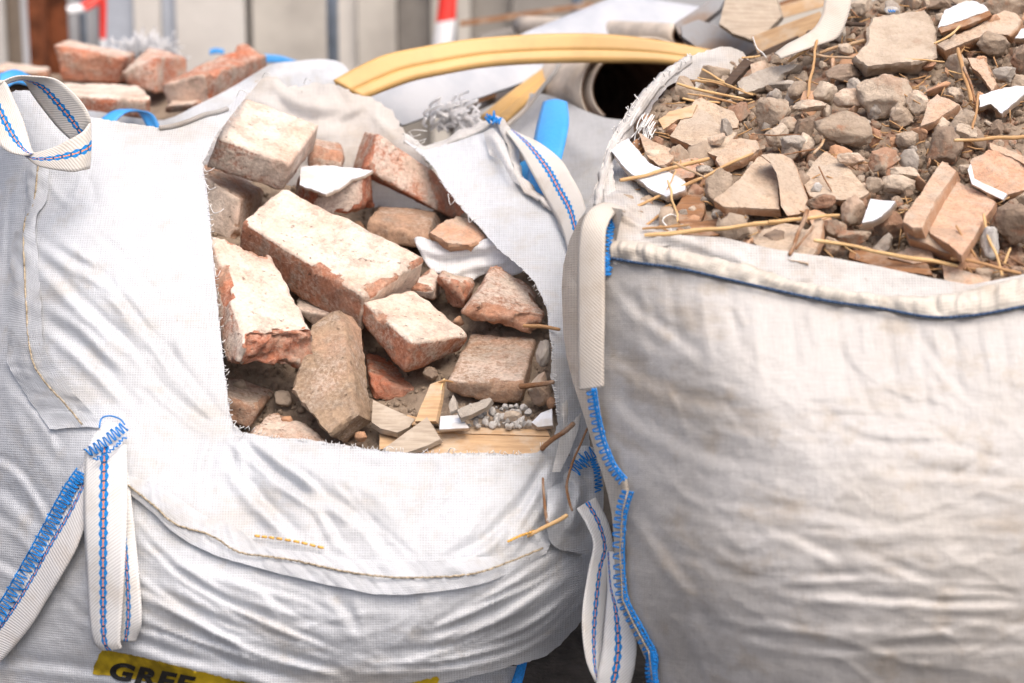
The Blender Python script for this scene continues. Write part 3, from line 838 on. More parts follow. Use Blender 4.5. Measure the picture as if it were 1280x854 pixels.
# rolls of old floor covering
def roll(ctr, back, rad, turns, label, r_in=.55, name='floor_roll', squash=1.0):
    c0 = np.array(W(*ctr)); ax = np.array(back, float); ax /= np.linalg.norm(ax)
    up = np.array([0, 0, 1.0]); sx = np.cross(ax, up); sx /= np.linalg.norm(sx); sy = np.cross(sx, ax)
    root = thing(name, c0, label, 'floor roll')
    n = int(60 * turns); th = np.linspace(0, 2 * math.pi * turns, n) - .9
    rr = np.linspace(rad, rad * r_in, n) * (1 + .03 * np.sin(th * 2 + 1))
    ring = np.stack([np.cos(th) * rr, np.sin(th) * rr * squash], 1)
    nl = 14; L = .95
    for nm, mat, dr in (('outer_face', M['lino'], .0), ('backing', M['lino_in'], -.004)):
        V = []; U = []
        for k in range(nl):
            t = k / (nl - 1)
            q = ring * (1 + dr / rad)
            V.append(c0 + ax * (t * L) + q[:, :1] * sx + q[:, 1:] * sy + (fbm(np.c_[ring * 9, np.full(n, t * 3)], 2, 3) * .004)[:, None] * sy); U.append(np.stack([th, np.full(n, t)], 1))
        V = np.concatenate(V); Fs = [(k*n+i, k*n+i+1, (k+1)*n+i+1, (k+1)*n+i) for k in range(nl-1) for i in range(n-1)]
        mk(nm, V, Fs, mat, root, uv=np.concatenate(U), solid=.0035)
    return root
roll((800, 111, 4.88), (-.33, .92, -.20), .140, 1.75, 'large open roll of beige floor covering with dark hollow end', .72, squash=.80)
roll((852, 45, 4.95), (-.34, .93, -.12), .026, 1.4, 'small narrow roll of beige floor covering behind the large roll', .7)

# sheet metal, stained boards and planks lying beyond the right bag
prism('metal_sheet', [(850, 32), (872, 24), (905, 34), (950, 58), (925, 78), (868, 58), (852, 46)], plane_d(890, 50, 4.85, .0003, .001), (2, 6, .03), M['metal'], 'grey metal offcut with rust streaks behind the torn rim', 'metal sheet', cell=8)
prism('board', [(898, 30), (905, 0), (915, -12), (968, -14), (978, 20), (948, 54), (915, 42)], plane_d(940, 20, 4.78, .0002, .0008), (2, 4, .02), M['wood_grey'], 'stained beige board standing at the top behind the rubble heap', 'board', cell=8, rough=.001)
prism('board', [(842, 30), (900, -10), (912, -12), (900, 12), (868, 38), (848, 44)], plane_d(870, 20, 4.95, .0002, .0008), (2, 4, .02), M['metal'], 'pale blue grey board sticking up beside the white plank', 'board', cell=8, rough=.001)
bar('plank', (944, 58, 4.72), (1030, 26, 4.72), 26, 24, M['wood'], 'pale sawn plank with brown underside beneath the back strap', 'plank')
bar('plank', (960, 20, 4.9), (1052, -6, 4.95), 16, 40, M['wood'], 'orange planed plank highest behind the rubble heap', 'plank')
bar('plank', (975, 8, 5.0), (1030, -12, 5.0), 10, 40, M['wood_brown'], 'narrow brown plank at the top edge behind the back strap', 'plank')
bar('plank', (938, 78, 4.6), (1000, 50, 4.62), 13, 40, M['wood_dark'], 'dark red brown plank edge below the pale sawn plank', 'plank')

# ================================================================== bag behind on the left
bb = thing('bulk_bag', tuple(W(200, 250, 5.0)), 'white woven bulk bag farthest back, old red bricks heaped on top', 'bulk bag', 'bulk bags of demolition waste')
sb = Surf([(-80, 120, 4.95), (110, 140, 4.85), (200, 158, 4.72), (250, 138, 4.72), (300, 108, 4.75), (345, 82, 4.9), (430, 82, 5.0), (430, 200, 4.95), (200, 300, 4.75), (-80, 300, 4.8)],
          [([(420, 80), (360, 95), (300, 125)], 6, 14, 'p'), ([(440, 95), (380, 105), (330, 120)], 5, 8)], [(40, 30, 8, False)], 5)
sheet('front_panel', [(-90, 132), (40, 138), (110, 138), (160, 146), (205, 150), (245, 132), (285, 112), (318, 92), (340, 80), (365, 77), (400, 74), (425, 78), (437, 90), (450, 112), (450, 300), (-90, 300)], sb, M['bag_white'], bb, 8, smooth=3)
for A, B in (([(0, 118, 4.72), (20, 104, 4.75), (48, 112, 4.8)], [(0, 92, 4.75), (22, 88, 4.78), (52, 104, 4.82)]),
             ([(122, 152, 4.72), (140, 140, 4.74), (155, 137, 4.76), (172, 140, 4.74), (186, 162, 4.70)], [(140, 158, 4.70), (150, 146, 4.72), (165, 139, 4.73), (190, 143, 4.70), (203, 166, 4.68)]),
             ([(262, 62, 5.6), (270, 60, 5.6), (280, 62, 5.6)], [(262, 69, 5.6), (270, 67, 5.6), (280, 68, 5.6)]),
             ([(330, 68, 5.5), (352, 70, 5.5), (375, 77, 5.5), (400, 78, 5.5)], [(330, 79, 5.5), (352, 79, 5.5), (372, 83, 5.5), (398, 84, 5.5)])):
    ribbon('lifting_loop', A, B, M['blue_strap'], bb, n=30, m=4, thick=.003)
# ragged end of white fibre behind the bricks
rg = np.random.default_rng(5); ln = []
for k in range(150):
    a = rg.uniform(-2.9, -.2); x, y = 182 + rg.normal(0, 14), 74 + rg.normal(0, 5); l = rg.uniform(14, 34); b = rg.normal(0, .5)
    ln.append(catmull(WP([(x, y, 5.7), (x + math.cos(a) * l * .5, y + math.sin(a) * l * .6, 5.7 + rg.normal(0, .03)), (x + math.cos(a + b) * l, y + math.sin(a + b) * l, 5.7 + rg.normal(0, .06))]), 7))
tag(threads('fibre_tuft', ln, .0026, M['white_fibre'], None, 4), 'frayed tuft of white fibre sticking up behind the red bricks', 'fibre tuft')
ln = []
for k in range(60):
    x = 566 + rg.normal(0, 17); y = 152 + rg.normal(0, 8); l = rg.uniform(10, 26); a = rg.uniform(-2.7, -.6)
    ln.append(catmull(WP([(x, y, 4.82), (x + math.cos(a) * l * .5, y + math.sin(a) * l * .6, 4.80), (x + math.cos(a + .9) * l, y + math.sin(a + .9) * l, 4.78 + rg.normal(0, .05))]), 9))
tag(threads('fibre_tuft', ln, .0030, M['white_fibre'], None, 4), 'frayed white fibres in the dark gap below the white plank', 'fibre tuft')

GB = 'old bricks on the bag farthest back'
def bk(corners, label, seed, group, tone=.2, dust=.4, **k): return brick('brick', corners, M['brick'], label, 'brick', group, None, tone, dust, seed=seed, **k)
bk([(78, 101, 5.25), (148, 106, 5.25), (100, 92, 5.42), (170, 97, 5.42), (66, 55, 5.22), (156, 72, 5.22), (84, 49, 5.38), (168, 66, 5.38)], 'bright red brick with grey mortar patch, farthest left on the back bag', 11, GB, .0, .9, mortar=dict(F=.30, T=.60, L=.2), chips=4, chip=.02)
bk([(160, 108, 5.15), (196, 118, 5.12), (185, 100, 5.3), (236, 108, 5.3), (150, 92, 5.13), (196, 70, 5.12), (188, 55, 5.3), (234, 72, 5.3)], 'broken pinkish brick standing tilted between two larger bricks', 12, GB, .0, .9, mortar=dict(F=.45, T=.6, R=.45), chips=6, chip=.025)
bk([(208, 134, 4.98), (262, 136, 4.96), (280, 118, 5.2), (335, 100, 5.2), (201, 106, 4.95), (256, 92, 4.92), (305, 52, 5.16), (334, 70, 5.16)], 'pale pink brick pointing up to the right on the back bag', 13, GB, .05, .8, mortar=dict(F=.75, T=.42, R=.45), chips=4, chip=.02)
bk([(60, 150, 4.92), (188, 148, 4.88), (60, 128, 5.12), (180, 126, 5.08), (60, 118, 4.90), (190, 122, 4.86), (76, 104, 5.1), (172, 105, 5.06)], 'flat brick with pale mortar top lying behind the striped loop', 14, GB, .05, .9, mortar=dict(F=.42, T=.98, R=.4), rad=.012, chips=4, chip=.02)
bk([(-20, 104, 5.3), (62, 102, 5.3), (0, 96, 5.5), (64, 94, 5.5), (-20, 88, 5.28), (60, 90, 5.28), (6, 78, 5.48), (62, 84, 5.48)], 'dusty pale brick low at the left edge of the photo', 15, GB, .5, .8, chips=4, chip=.02)
bk([(205, 142, 4.92), (255, 138, 4.92), (215, 132, 5.0), (258, 128, 5.0), (208, 132, 4.9), (250, 128, 4.9), (216, 124, 5.0), (252, 122, 5.0)], 'small brick crumb under the pale pink brick on the back bag', 16, GB, .5, .8)
rbed = Surf([(-80, 110, 5.35), (60, 105, 5.4), (200, 100, 5.35), (320, 90, 5.3), (200, 150, 5.05), (0, 150, 5.1)], (), [(20, 14, 20, False)], 2)
tag(sheet('fine_rubble', [(-90, 96), (60, 92), (150, 96), (240, 92), (320, 84), (300, 120), (230, 150), (-90, 160)], rbed, M['rubble_bed'], None, 9), 'dark gaps of fine rubble between the bricks on the back bag', 'rubble', None, 'stuff')

# bag in the middle distance, between the two front bags
mbg = thing('bulk_bag', tuple(W(720, 260, 4.75)), 'pale grey bulk bag half hidden between the two front bags', 'bulk bag', 'bulk bags of demolition waste')
sm = Surf([(560, 160, 5.0), (640, 140, 4.95), (760, 150, 4.75), (800, 160, 4.7), (700, 230, 4.55), (760, 260, 4.45), (640, 300, 4.5), (560, 250, 4.85), (780, 420, 4.3)],
          [([(690, 150), (730, 190), (760, 200)], 12, 25), ([(700, 230), (740, 215), (775, 190)], 9, 16, 'p'), ([(690, 260), (730, 240), (760, 230)], 7, 10)], [(50, 40, 14, False)], 8)
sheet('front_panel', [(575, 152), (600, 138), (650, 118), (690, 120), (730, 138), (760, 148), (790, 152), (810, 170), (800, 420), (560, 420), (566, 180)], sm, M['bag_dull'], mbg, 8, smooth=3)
ribbon('lifting_loop', [(679, 128, 4.62), (669, 167, 4.52), (662, 212, 4.42), (657, 250, 4.36)], [(709, 128, 4.60), (711, 154, 4.5), (703, 195, 4.42), (686, 256, 4.34)], M['blue_strap'], mbg, n=30, m=6, thick=.003, bow=.006)
ribbon('lifting_loop', [(647, 206, 4.5), (644, 222, 4.48), (650, 236, 4.46)], [(665, 196, 4.5), (663, 212, 4.48), (664, 232, 4.46)], M['blue_strap'], mbg, n=16, m=4, thick=.003)

# ================================================================== left bag
lb = thing('bulk_bag', (float(W(400, 500, 4.1)[0]), 4.0, 0), 'slumped white bulk bag torn open at the front, full of old bricks', 'bulk bag', 'bulk bags of demolition waste')
rgL = np.random.default_rng(12)
st = []
# diagonal pulls on the high flap
st += [([(50, 295), (95, 325), (139, 350), (185, 419)], 9, -11, 'p'), ([(46, 318), (80, 350), (114, 385), (173, 436)], 10, -13, 'p'), ([(59, 402), (85, 420), (114, 444), (169, 499)], 10, -14, 'p'),
       ([(62, 300), (110, 325), (160, 372), (200, 425)], 8, 9), ([(60, 385), (105, 415), (150, 462)], 8, 9), ([(190, 470), (236, 512), (295, 545)], 9, -10, 'p'), ([(160, 372), (211, 440), (270, 512), (290, 535)], 9, -9, 'p'),
       ([(110, 290), (150, 300), (190, 345), (208, 375)], 6, 3, 'c'), ([(205, 400), (218, 450), (225, 480)], 7, -5), ([(60, 225), (85, 255), (105, 215)], 6, 6), ([(103, 210), (118, 240), (112, 262)], 6, -6, 'c'),
       ([(250, 330), (262, 420), (272, 500)], 7, 4), ([(235, 215), (248, 300), (250, 380)], 8, -4)]
# folds that fan out from the torn corner
st += [([(291, 538), (350, 594), (394, 624), (425, 677)], 8, -13, 'p'), ([(291, 575), (328, 624), (377, 669)], 10, -15, 'p'), ([(306, 548), (350, 580), (385, 607), (424, 684)], 8, 10, 'p'),
       ([(296, 545), (306, 600), (345, 655)], 8, 9), ([(280, 540), (262, 580), (262, 630)], 9, -7, 'p'), ([(369, 606), (447, 641), (490, 692)], 10, -9, 'p'), ([(310, 552), (400, 590), (470, 620), (520, 690)], 10, 5),
       ([(494, 653), (533, 622), (570, 602), (604, 583)], 3.2, 6, 'c'), ([(500, 660), (560, 640), (640, 585)], 14, -5), ([(561, 696), (611, 669), (674, 599)], 9, -12, 'p'), ([(631, 673), (654, 630), (682, 575)], 7, -13, 'p'), ([(640, 690), (675, 640), (697, 590)], 7, 11, 'p'),
       ([(440, 575), (520, 572), (600, 590)], 9, 4), ([(400, 562), (470, 585), (540, 584)], 8, -4), ([(690, 480), (686, 520), (692, 560)], 6, 9), ([(700, 470), (702, 515), (706, 560)], 5, -9)]
st = [(q[0], q[1], q[2] * 1.55, *q[3:]) for q in st]
# the bellied lower half
st += fan([(165, 640), (245, 712), (333, 770), (440, 812)], [(90, 780), (200, 812), (300, 842), (420, 866)], 7, 8, -11, 'p', 10, 1)
st += fan([(160, 632), (230, 690), (310, 730), (380, 745)], [(170, 690), (240, 745), (320, 790), (400, 815)], 3, 6, 8, 'g', 8, 2)
st += fan([(560, 770), (620, 735), (680, 700), (726, 660)], [(440, 850), (560, 835), (660, 805), (728, 752)], 8, 7, -12, 'p', 8, 3)
st += [([(416, 735), (440, 770), (462, 800)], 10, -9, 'p'), ([(533, 741), (520, 780), (488, 812)], 4, 6, 'c'), ([(345, 805), (392, 782), (440, 770), (486, 766)], 4, 6, 'c'), ([(611, 735), (590, 758), (545, 800)], 9, 7), ([(440, 745), (455, 790), (463, 815)], 8, 8),
       ([(400, 840), (480, 838), (560, 825)], 12, 6), ([(280, 725), (330, 750), (352, 790)], 9, 8)]
st += fan([(170, 640), (260, 720), (350, 775), (430, 800)], [(120, 790), (230, 815), (330, 840), (430, 850)], 12, 3, -4, 'p', 14, 31)
st += fan([(540, 790), (610, 752), (670, 712), (722, 670)], [(470, 850), (580, 832), (670, 800), (728, 745)], 12, 3, -5, 'p', 10, 32)
st += fan([(310, 700), (360, 720), (430, 740)], [(300, 760), (380, 790), (450, 800)], 5, 4, -4, 'p', 14, 33)
st += fan([(300, 560), (380, 620), (440, 690)], [(450, 575), (480, 630), (540, 700)], 6, 4, -3.5, 'p', 14, 34)
st += fan([(90, 250), (150, 300), (220, 400)], [(80, 420), (140, 470), (240, 560)], 7, 4, -3.5, 'p', 18, 35)
st += creases([(60, 200), (240, 200), (270, 500), (110, 520), (60, 420)], 26, 52, 22, 80, 7, 3.4, 61)
st += creases([(300, 560), (680, 580), (660, 670), (430, 690), (300, 640)], 34, lambda x, y: 55 if x < 400 else (160 if x < 540 else 125), 30, 80, 7, 3.8, 62)
st += creases([(180, 640), (430, 745), (700, 700), (725, 760), (560, 830), (300, 850), (120, 800)], 60, lambda x, y: 36 if x < 330 else (12 if x < 450 else -34), 16, 100, 7, 4.0, 63)
st += creases([(-40, 460), (40, 520), (100, 620), (60, 800), (-60, 800)], 18, 30, 25, 80, 8, 4, 64)
st += creases([(540, 200), (600, 170), (640, 240), (700, 300), (680, 370), (600, 280)], 14, 45, 30, 50, 6, 3, 65)
# side wall, left of the seam
st += fan([(-40, 520), (20, 560), (70, 640)], [(-40, 740), (20, 760), (90, 770)], 5, 9, -9, 'p', 8, 4)
st += fan([(-30, 200), (-6, 330), (-10, 430)], [(20, 220), (14, 300), (8, 400)], 4, 6, -7, 'p', 5, 5)
st += [([(20, 480), (60, 525), (80, 560)], 8, -10, 'p'), ([(0, 470), (40, 560), (70, 600)], 10, 9), ([(-60, 820), (60, 828), (200, 850)], 9, -10, 'p')]
SL = Surf([(20, 112, 4.24), (-60, 130, 4.4), (115, 146, 4.22), (200, 160, 4.24), (285, 136, 4.32), (326, 98, 4.52), (255, 205, 4.17), (266, 320, 4.03), (282, 470, 3.90), (293, 533, 3.84), (400, 552, 3.81), (530, 567, 3.80), (650, 568, 3.82), (690, 560, 3.86),
           (690, 430, 3.98), (715, 430, 4.02), (660, 345, 4.12), (725, 350, 4.14), (610, 300, 4.26), (700, 280, 4.26), (560, 235, 4.38), (506, 176, 4.50), (620, 160, 4.50), (655, 235, 4.36),
           (720, 525, 3.95), (735, 570, 3.97), (745, 640, 3.97), (742, 750, 3.99), (150, 350, 3.95), (60, 350, 3.99), (20, 350, 4.06), (-60, 350, 4.24), (150, 500, 3.85), (60, 470, 3.91), (-60, 480, 4.14),
           (130, 560, 3.80), (290, 660, 3.73), (420, 700, 3.695), (560, 715, 3.695), (680, 680, 3.79), (0, 640, 3.95), (-80, 640, 4.1), (100, 740, 3.78), (250, 770, 3.69), (420, 785, 3.68), (560, 785, 3.70), (660, 765, 3.78), (722, 750, 3.92),
           (0, 790, 3.91), (150, 850, 3.78), (300, 880, 3.745), (450, 895, 3.765), (600, 848, 3.80), (660, 815, 3.88), (728, 785, 4.0)],
          st, [(60, 60, 5, False), (40, 30, 1.2, True), (14, 12, .6, True)], 1, .54)
front = [(-130, 150), (-60, 134), (8, 117), (20, 113), (34, 113), (58, 126), (115, 146), (135, 150), (199, 160), (240, 149), (285, 133), (300, 118), (328, 97),
         (302, 128), (272, 166), (253, 204), (259, 240), (264, 290), (268, 340), (274, 400), (281, 465), (287, 515), (292, 531), (303, 540), (340, 547), (380, 549), (430, 556), (480, 564), (530, 567), (600, 566), (648, 568), (672, 566), (690, 553), (697, 530), (694, 500), (688, 470), (690, 440), (686, 412), (683, 384), (668, 352), (652, 335), (630, 318), (612, 299), (598, 282), (580, 264),
         (560, 240), (545, 215), (530, 196), (503, 174), (530, 188), (575, 176), (604, 160), (618, 153), (630, 166), (640, 196), (648, 226), (672, 248), (694, 266), (704, 288), (722, 320), (740, 350), (745, 480), (735, 525), (738, 560), (745, 610), (744, 700), (737, 757), (722, 783), (700, 806), (680, 822), (620, 838), (560, 853), (480, 880), (300, 905), (100, 900), (-130, 885)]
sheet('front_panel', front, SL, M['bag_white'], lb, 4, fray=2.2, seed=4)
# recessed lower body under the belly, and the hidden back and sides
SB = Surf([(-150, 830, 4.05), (0, 825, 3.98), (300, 860, 3.95), (600, 850, 3.98), (700, 800, 4.05), (-150, 960, 4.02), (300, 980, 3.96), (690, 930, 4.04), (640, 840, 3.99)],
          fan([(-60, 835), (60, 840), (240, 860)], [(-60, 900), (60, 900), (240, 900)], 3, 8, -10, 'p', 5, 9), [(50, 30, 6, False)], 2)
sheet('lower_body', [(-130, 815), (0, 818), (140, 832), (300, 850), (480, 850), (600, 836), (650, 832), (640, 870), (632, 985), (-130, 985)], SB, M['bag_white'], lb, 9)
# torn back wall seen from inside, thin enough for daylight
SBK = Surf([(250, 205, 4.50), (300, 120, 4.58), (330, 96, 4.62), (430, 108, 4.66), (500, 157, 4.62), (525, 192, 4.55), (420, 200, 4.60), (300, 260, 4.60), (520, 280, 4.62)],
           [([(402, 158), (430, 147), (455, 133)], 5, 12, 's'), ([(455, 137), (478, 155), (500, 178)], 4, 8, 's'), ([(330, 100), (350, 125), (372, 150)], 6, -6), ([(358, 110), (385, 118), (400, 140)], 7, 7), ([(420, 108), (432, 130), (440, 140)], 6, -8), ([(470, 128), (470, 150), (490, 170)], 5, 6)]
           + creases([(300, 120), (480, 130), (520, 200), (400, 190), (280, 190)], 9, 25, 40, 60, 9, 5, 66) + [([(300, 130), (360, 150), (440, 148)], 9, -10, 'p'), ([(330, 100), (380, 132), (455, 135)], 8, 9, 'p')], [(40, 34, 9, False), (9, 9, .3, True)], 6)
sheet('back_panel', [(244, 206), (262, 180), (282, 150), (304, 121), (321, 101), (341, 93), (357, 107), (375, 108), (394, 103), (413, 105), (430, 109), (443, 116), (458, 120), (472, 125), (482, 132), (492, 141), (500, 157), (512, 175), (526, 193), (556, 240), (575, 280), (500, 290), (380, 270), (270, 250)],
      SBK, M['bag_back'], lb, 5, fray=6, seed=8)
SBF = Surf([(380, 160, 4.55), (455, 130, 4.585), (500, 180, 4.53), (425, 205, 4.55)], [], [(20, 20, 5, False)], 3)
# rope hem on the left shoulder
V, Fs, U = tube_geo(catmull(WP(on(SL, [(199, 160), (215, 158), (235, 152), (255, 144), (272, 140), (284, 136)], .006)), 40), .0045, 8)
mk('rope_hem', V, Fs, M['hem'], lb, uv=U)
# side seam hem and the long belly seam
def hem(name, A, B, surf, la, lb_, mat, parent, n=70, seed=0, **k):
    return ribbon(name, on(surf, A, la), on(surf, B, lb_), mat, parent, n=n, m=8, thick=0, bow=.004, crumple=.005, seed=seed, **k)
h1 = hem('seam_hem', [(36, 200), (34, 225), (31, 276), (14, 300), (13, 360), (9, 440), (18, 470), (40, 505), (63, 537)], [(61, 205), (59, 246), (45, 276), (47, 326), (51, 380), (56, 436), (89, 487), (112, 512), (128, 535)], SL, .009, .008, M['bag_white'], lb, seed=1, gather=.004)
h2 = hem('seam_hem', [(160, 616), (190, 640), (219, 667), (260, 690), (305, 705), (370, 722), (429, 735), (475, 743), (533, 741), (611, 727), (682, 692)], [(160, 594), (185, 602), (212, 616), (262, 648), (284, 652), (328, 682), (380, 690), (432, 698), (494, 700), (584, 696), (693, 661)], SL, .011, .008, M['bag_white'], lb, n=140, seed=2, gather=.006)
sl = [(48, 202), (42, 255), (30, 284), (32, 369), (38, 440), (52, 472), (84, 508), (106, 535)]
sb2 = [(160, 607), (190, 630), (219, 655), (263, 669), (298, 690), (337, 696), (380, 703), (429, 714), (494, 722), (569, 720), (611, 712), (682, 684)]
L1 = catmull(np.array([(a, b, 0) for a, b in sl], float), 90)[:, :2]; L2 = catmull(np.array([(a, b, 0) for a, b in sb2], float), 200)[:, :2]
def dashed(P2, surf, lift, k_on, k_off, wob=.5, seed=0):
    rg = np.random.default_rng(seed); out = []; i = 0
    while i + k_on < len(P2):
        q = P2[i:i + k_on + 1] + rg.normal(0, wob, (k_on + 1, 2)); d = surf.d(q) - lift + np.array([.002] + [-.0006] * (k_on - 1) + [.002])
        out.append(W(q[:, 0], q[:, 1], d)); i += k_on + k_off
    return out
threads('seam_stitch', dashed(L1, SL, .0155, 3, 0, .25, 1), .0016, M['brown_thread'], h1)
threads('seam_stitch', dashed(L2, SL, .0185, 3, 0, .3, 2), .0016, M['brown_thread'], h2)
for a in ([(319, 670), (345, 673), (375, 678), (404, 685)], [(635, 677), (650, 670), (668, 664)]):
    q = catmull(np.array([(x, y, 0) for x, y in a], float), 44)[:, :2]
    threads('print_dashes', dashed(q, SL, .012, 3, 2, .1, 3), .0022, M['orange_thread'], lb)
# rolled edge of the right-hand flap
ribbon('flap_hem', [(505, 178, 4.505), (530, 190, 4.50), (575, 178, 4.49), (603, 162, 4.49), (619, 154, 4.49), (630, 172, 4.46), (638, 200, 4.42), (646, 228, 4.36), (670, 252, 4.31), (692, 268, 4.27), (702, 292, 4.22), (718, 318, 4.18)],
       [(503, 166, 4.52), (528, 181, 4.53), (572, 168, 4.52), (600, 155, 4.51), (621, 148, 4.505), (640, 168, 4.48), (650, 200, 4.44), (656, 224, 4.38), (682, 247, 4.33), (702, 262, 4.29), (716, 290, 4.24), (732, 316, 4.20)], M['hem'], lb, n=90, m=6, thick=.0015, bow=.006, crumple=.012, seed=5)
sheet('corner_fold', [(604, 166), (616, 160), (630, 176), (640, 206), (650, 232), (640, 226), (626, 200), (612, 194)], Surf([(604, 166, 4.47), (640, 206, 4.36), (650, 232, 4.34), (612, 194, 4.42)], [([(612, 168), (626, 190), (640, 222)], 5, 16, 'p')], [(14, 14, 8, False)], 7), M['bag_back'], lb, 4)
sheet('inner_strip', [(701, 430), (712, 428), (724, 450), (730, 500), (722, 540), (712, 566), (700, 590), (690, 590), (697, 560), (704, 530), (702, 490)], Surf([(701, 430, 4.0), (724, 450, 4.03), (722, 540, 3.93), (690, 590, 3.81), (702, 500, 3.94)], [([(712, 450), (716, 500), (706, 560)], 4, -12, 'p')], [(14, 20, 8, False)], 7), M['bag_back'], lb, 4)
# gathered corner low on the right
SC2 = Surf([(700, 585, 3.90), (745, 575, 3.93), (700, 640, 3.80), (745, 650, 3.93), (690, 680, 3.79)], [([(705, 590), (720, 610), (716, 660)], 6, 16, 'p'), ([(728, 585), (735, 610), (730, 640)], 6, -14, 'p'), ([(700, 610), (690, 640), (684, 670)], 7, 10)], [(16, 18, 8, False)], 9)
sheet('gathered_corner', [(702, 580), (712, 566), (724, 558), (742, 560), (752, 585), (754, 640), (740, 690), (716, 690), (694, 684), (684, 664), (684, 620), (682, 606), (694, 598)], SC2, M['bag_white'], lb, 4, smooth=3)
threads('overlock_stitch', stitch_lines([(716, 590, 0), (725, 580, 0), (732, 573, 0), (744, 566, 0)], 6, 5, SC2, .006, jit=.4, seed=4), .0012, M['blue'], lb)
threads('overlock_stitch', stitch_lines([(740, 572, 0), (746, 590, 0), (748, 615, 0)], 4, 4, SC2, .006, jit=.3, seed=5), .0012, M['blue'], lb)
# loose threads along the torn cloth
rg = np.random.default_rng(44); ln = []
for path in ([(326, 98), (302, 128), (272, 166), (253, 204)], [(253, 204), (264, 290), (274, 400), (287, 515), (292, 531)], [(292, 531), (340, 547), (480, 564), (560, 567), (650, 568), (690, 553)], [(503, 174), (530, 197), (560, 241), (598, 282), (612, 299)], [(652, 335), (684, 385), (690, 440), (694, 500), (697, 530)]):
    q = np.array(path, float); q = resample(q, 3, False); T = np.gradient(q, axis=0); T /= np.linalg.norm(T, axis=1)[:, None]
    dd = SL.d(q)
    for i in range(len(q)):
        if rg.random() < .45: continue
        nrm = np.array([T[i, 1], -T[i, 0]]); l = rg.uniform(1.5, 5.5); k = rg.normal(0, .6)
        e = q[i] + nrm * l + T[i] * l * k
        ln.append(W(np.array([q[i, 0] - nrm[0], (q[i, 0] + e[0]) / 2, e[0]]), np.array([q[i, 1] - nrm[1], (q[i, 1] + e[1]) / 2 + .4, e[1]]), np.array([dd[i] - .001, dd[i] - .003, dd[i] + rg.uniform(-.008, .004)])))
tag(threads('frayed_fringe', ln, .00055, M['white_thread'], lb, 4), kind='stuff')
for (x, y, d, dx, dy) in ((253, 205, 4.14, 10, 8), (262, 255, 4.08, 12, 10), (296, 121, 4.36, 9, -7), (258, 230, 4.12, 8, 6), (268, 330, 4.01, 5, 14), (292, 531, 3.84, 9, 4), (305, 541, 3.83, -8, 4), (510, 166, 4.5, 16, -3), (512, 170, 4.5, 14, 6), (516, 172, 4.5, 10, 8), (512, 165, 4.5, 9, 5), (560, 242, 4.36, 6, 12), (585, 268, 4.3, 4, 9), (648, 567, 3.8, 10, 6), (560, 566, 3.8, 7, -5), (480, 563, 3.8, 8, -4), (328, 97, 4.5, 7, -5), (380, 105, 4.6, 6, -6)):
    threads('loose_thread', [catmull(WP([(x, y, d), (x + dx * .4, y + dy * 1.1, d - .01), (x + dx, y + dy, d - .02), (x + dx * 1.5, y + dy * .6, d - .02)]), 10)], .0007, M['white_thread'], lb, 4)

# lifting loops of the left bag
lp = mk  # (helper kept short)
ribbon('lifting_loop', [(-14, 116, 4.06), (-2, 105, 4.06), (19, 96, 4.06), (41, 95.5, 4.05), (69, 99, 4.03), (90, 115, 4.01), (106, 134, 4.0), (113, 150, 4.0), (114, 156, 4.015)],
       [(-14, 122, 4.16), (-2, 110, 4.16), (22, 100.5, 4.14), (32, 103, 4.12), (40, 117, 4.10), (56, 139, 4.08), (74, 161, 4.06), (88, 174, 4.04), (94, 178, 4.05)], M['strap'], lb, n=80, m=10, thick=.0028, bow=.002)
ribbon('lifting_loop', [(113, 152, 4.005), (105, 163, 3.99), (92, 172, 3.985), (66, 185, 3.99), (45, 191, 4.0), (30, 193, 4.015)], [(112, 211, 4.0), (103, 213, 3.985), (90, 215, 3.98), (66, 212, 3.985), (47, 207, 3.995), (33, 196, 4.01)], M['strap'], lb, n=60, m=10, thick=.0028, bow=.002)
ribbon('lifting_loop', [(-30, 100, 4.12), (-24, 130, 4.08), (-14, 160, 4.04), (-2, 180, 4.02), (11, 190, 4.005), (26, 194, 3.998), (36, 194.5, 4.0)], [(-2, 101, 4.08), (7, 103, 4.06), (17, 123, 4.05), (28, 148, 4.035), (35, 170, 4.02), (40, 188, 4.005), (44, 192, 4.0)], M['strap'], lb, n=60, m=10, thick=.0028, bow=.002)
# front loop: a folded strap hanging from the seam
ribbon('lifting_loop', on(SL, [(132, 566), (140, 620), (146, 700), (148, 760), (146, 800)], .018), on(SL, [(160, 588), (167, 650), (174, 720), (177, 775), (170, 801)], .014), M['strap_white'], lb, n=60, m=8, thick=.0028, bow=.003)
lfr = ribbon('lifting_loop', on(SL, [(107, 563), (105, 633), (108, 700), (112, 770), (117, 800), (126, 812)], .036), on(SL, [(158, 556), (159, 624), (156, 700), (152, 770), (150, 800), (152, 810)], .040), M['strap_white'], lb, n=70, m=10, thick=.0028, bow=.004)
sheet('strap_end', [(106, 569), (118, 543), (134, 526), (157, 533), (157, 546), (150, 560), (130, 569), (110, 574)], SL, M['strap_white'], lb, 5, lift=.030)
threads('overlock_stitch', stitch_lines([(108, 567, 0), (125, 556, 0), (142, 544, 0), (156, 532, 0)], 6.5, 6.2, SL, .042, jit=.12, seed=6) + stitch_lines([(118, 576, 0), (140, 562, 0), (157, 546, 0)], 1.5, 5, SL, .048, jit=.4, seed=8)
        + [catmull(W(np.array([124., 127, 138, 150, 156]), np.array([535., 523, 520, 524, 531]), SL.d(np.array([[124., 535], [127, 523], [138, 520], [150, 524], [156, 531]])) - .04), 14)], .0014, M['blue'], lfr)
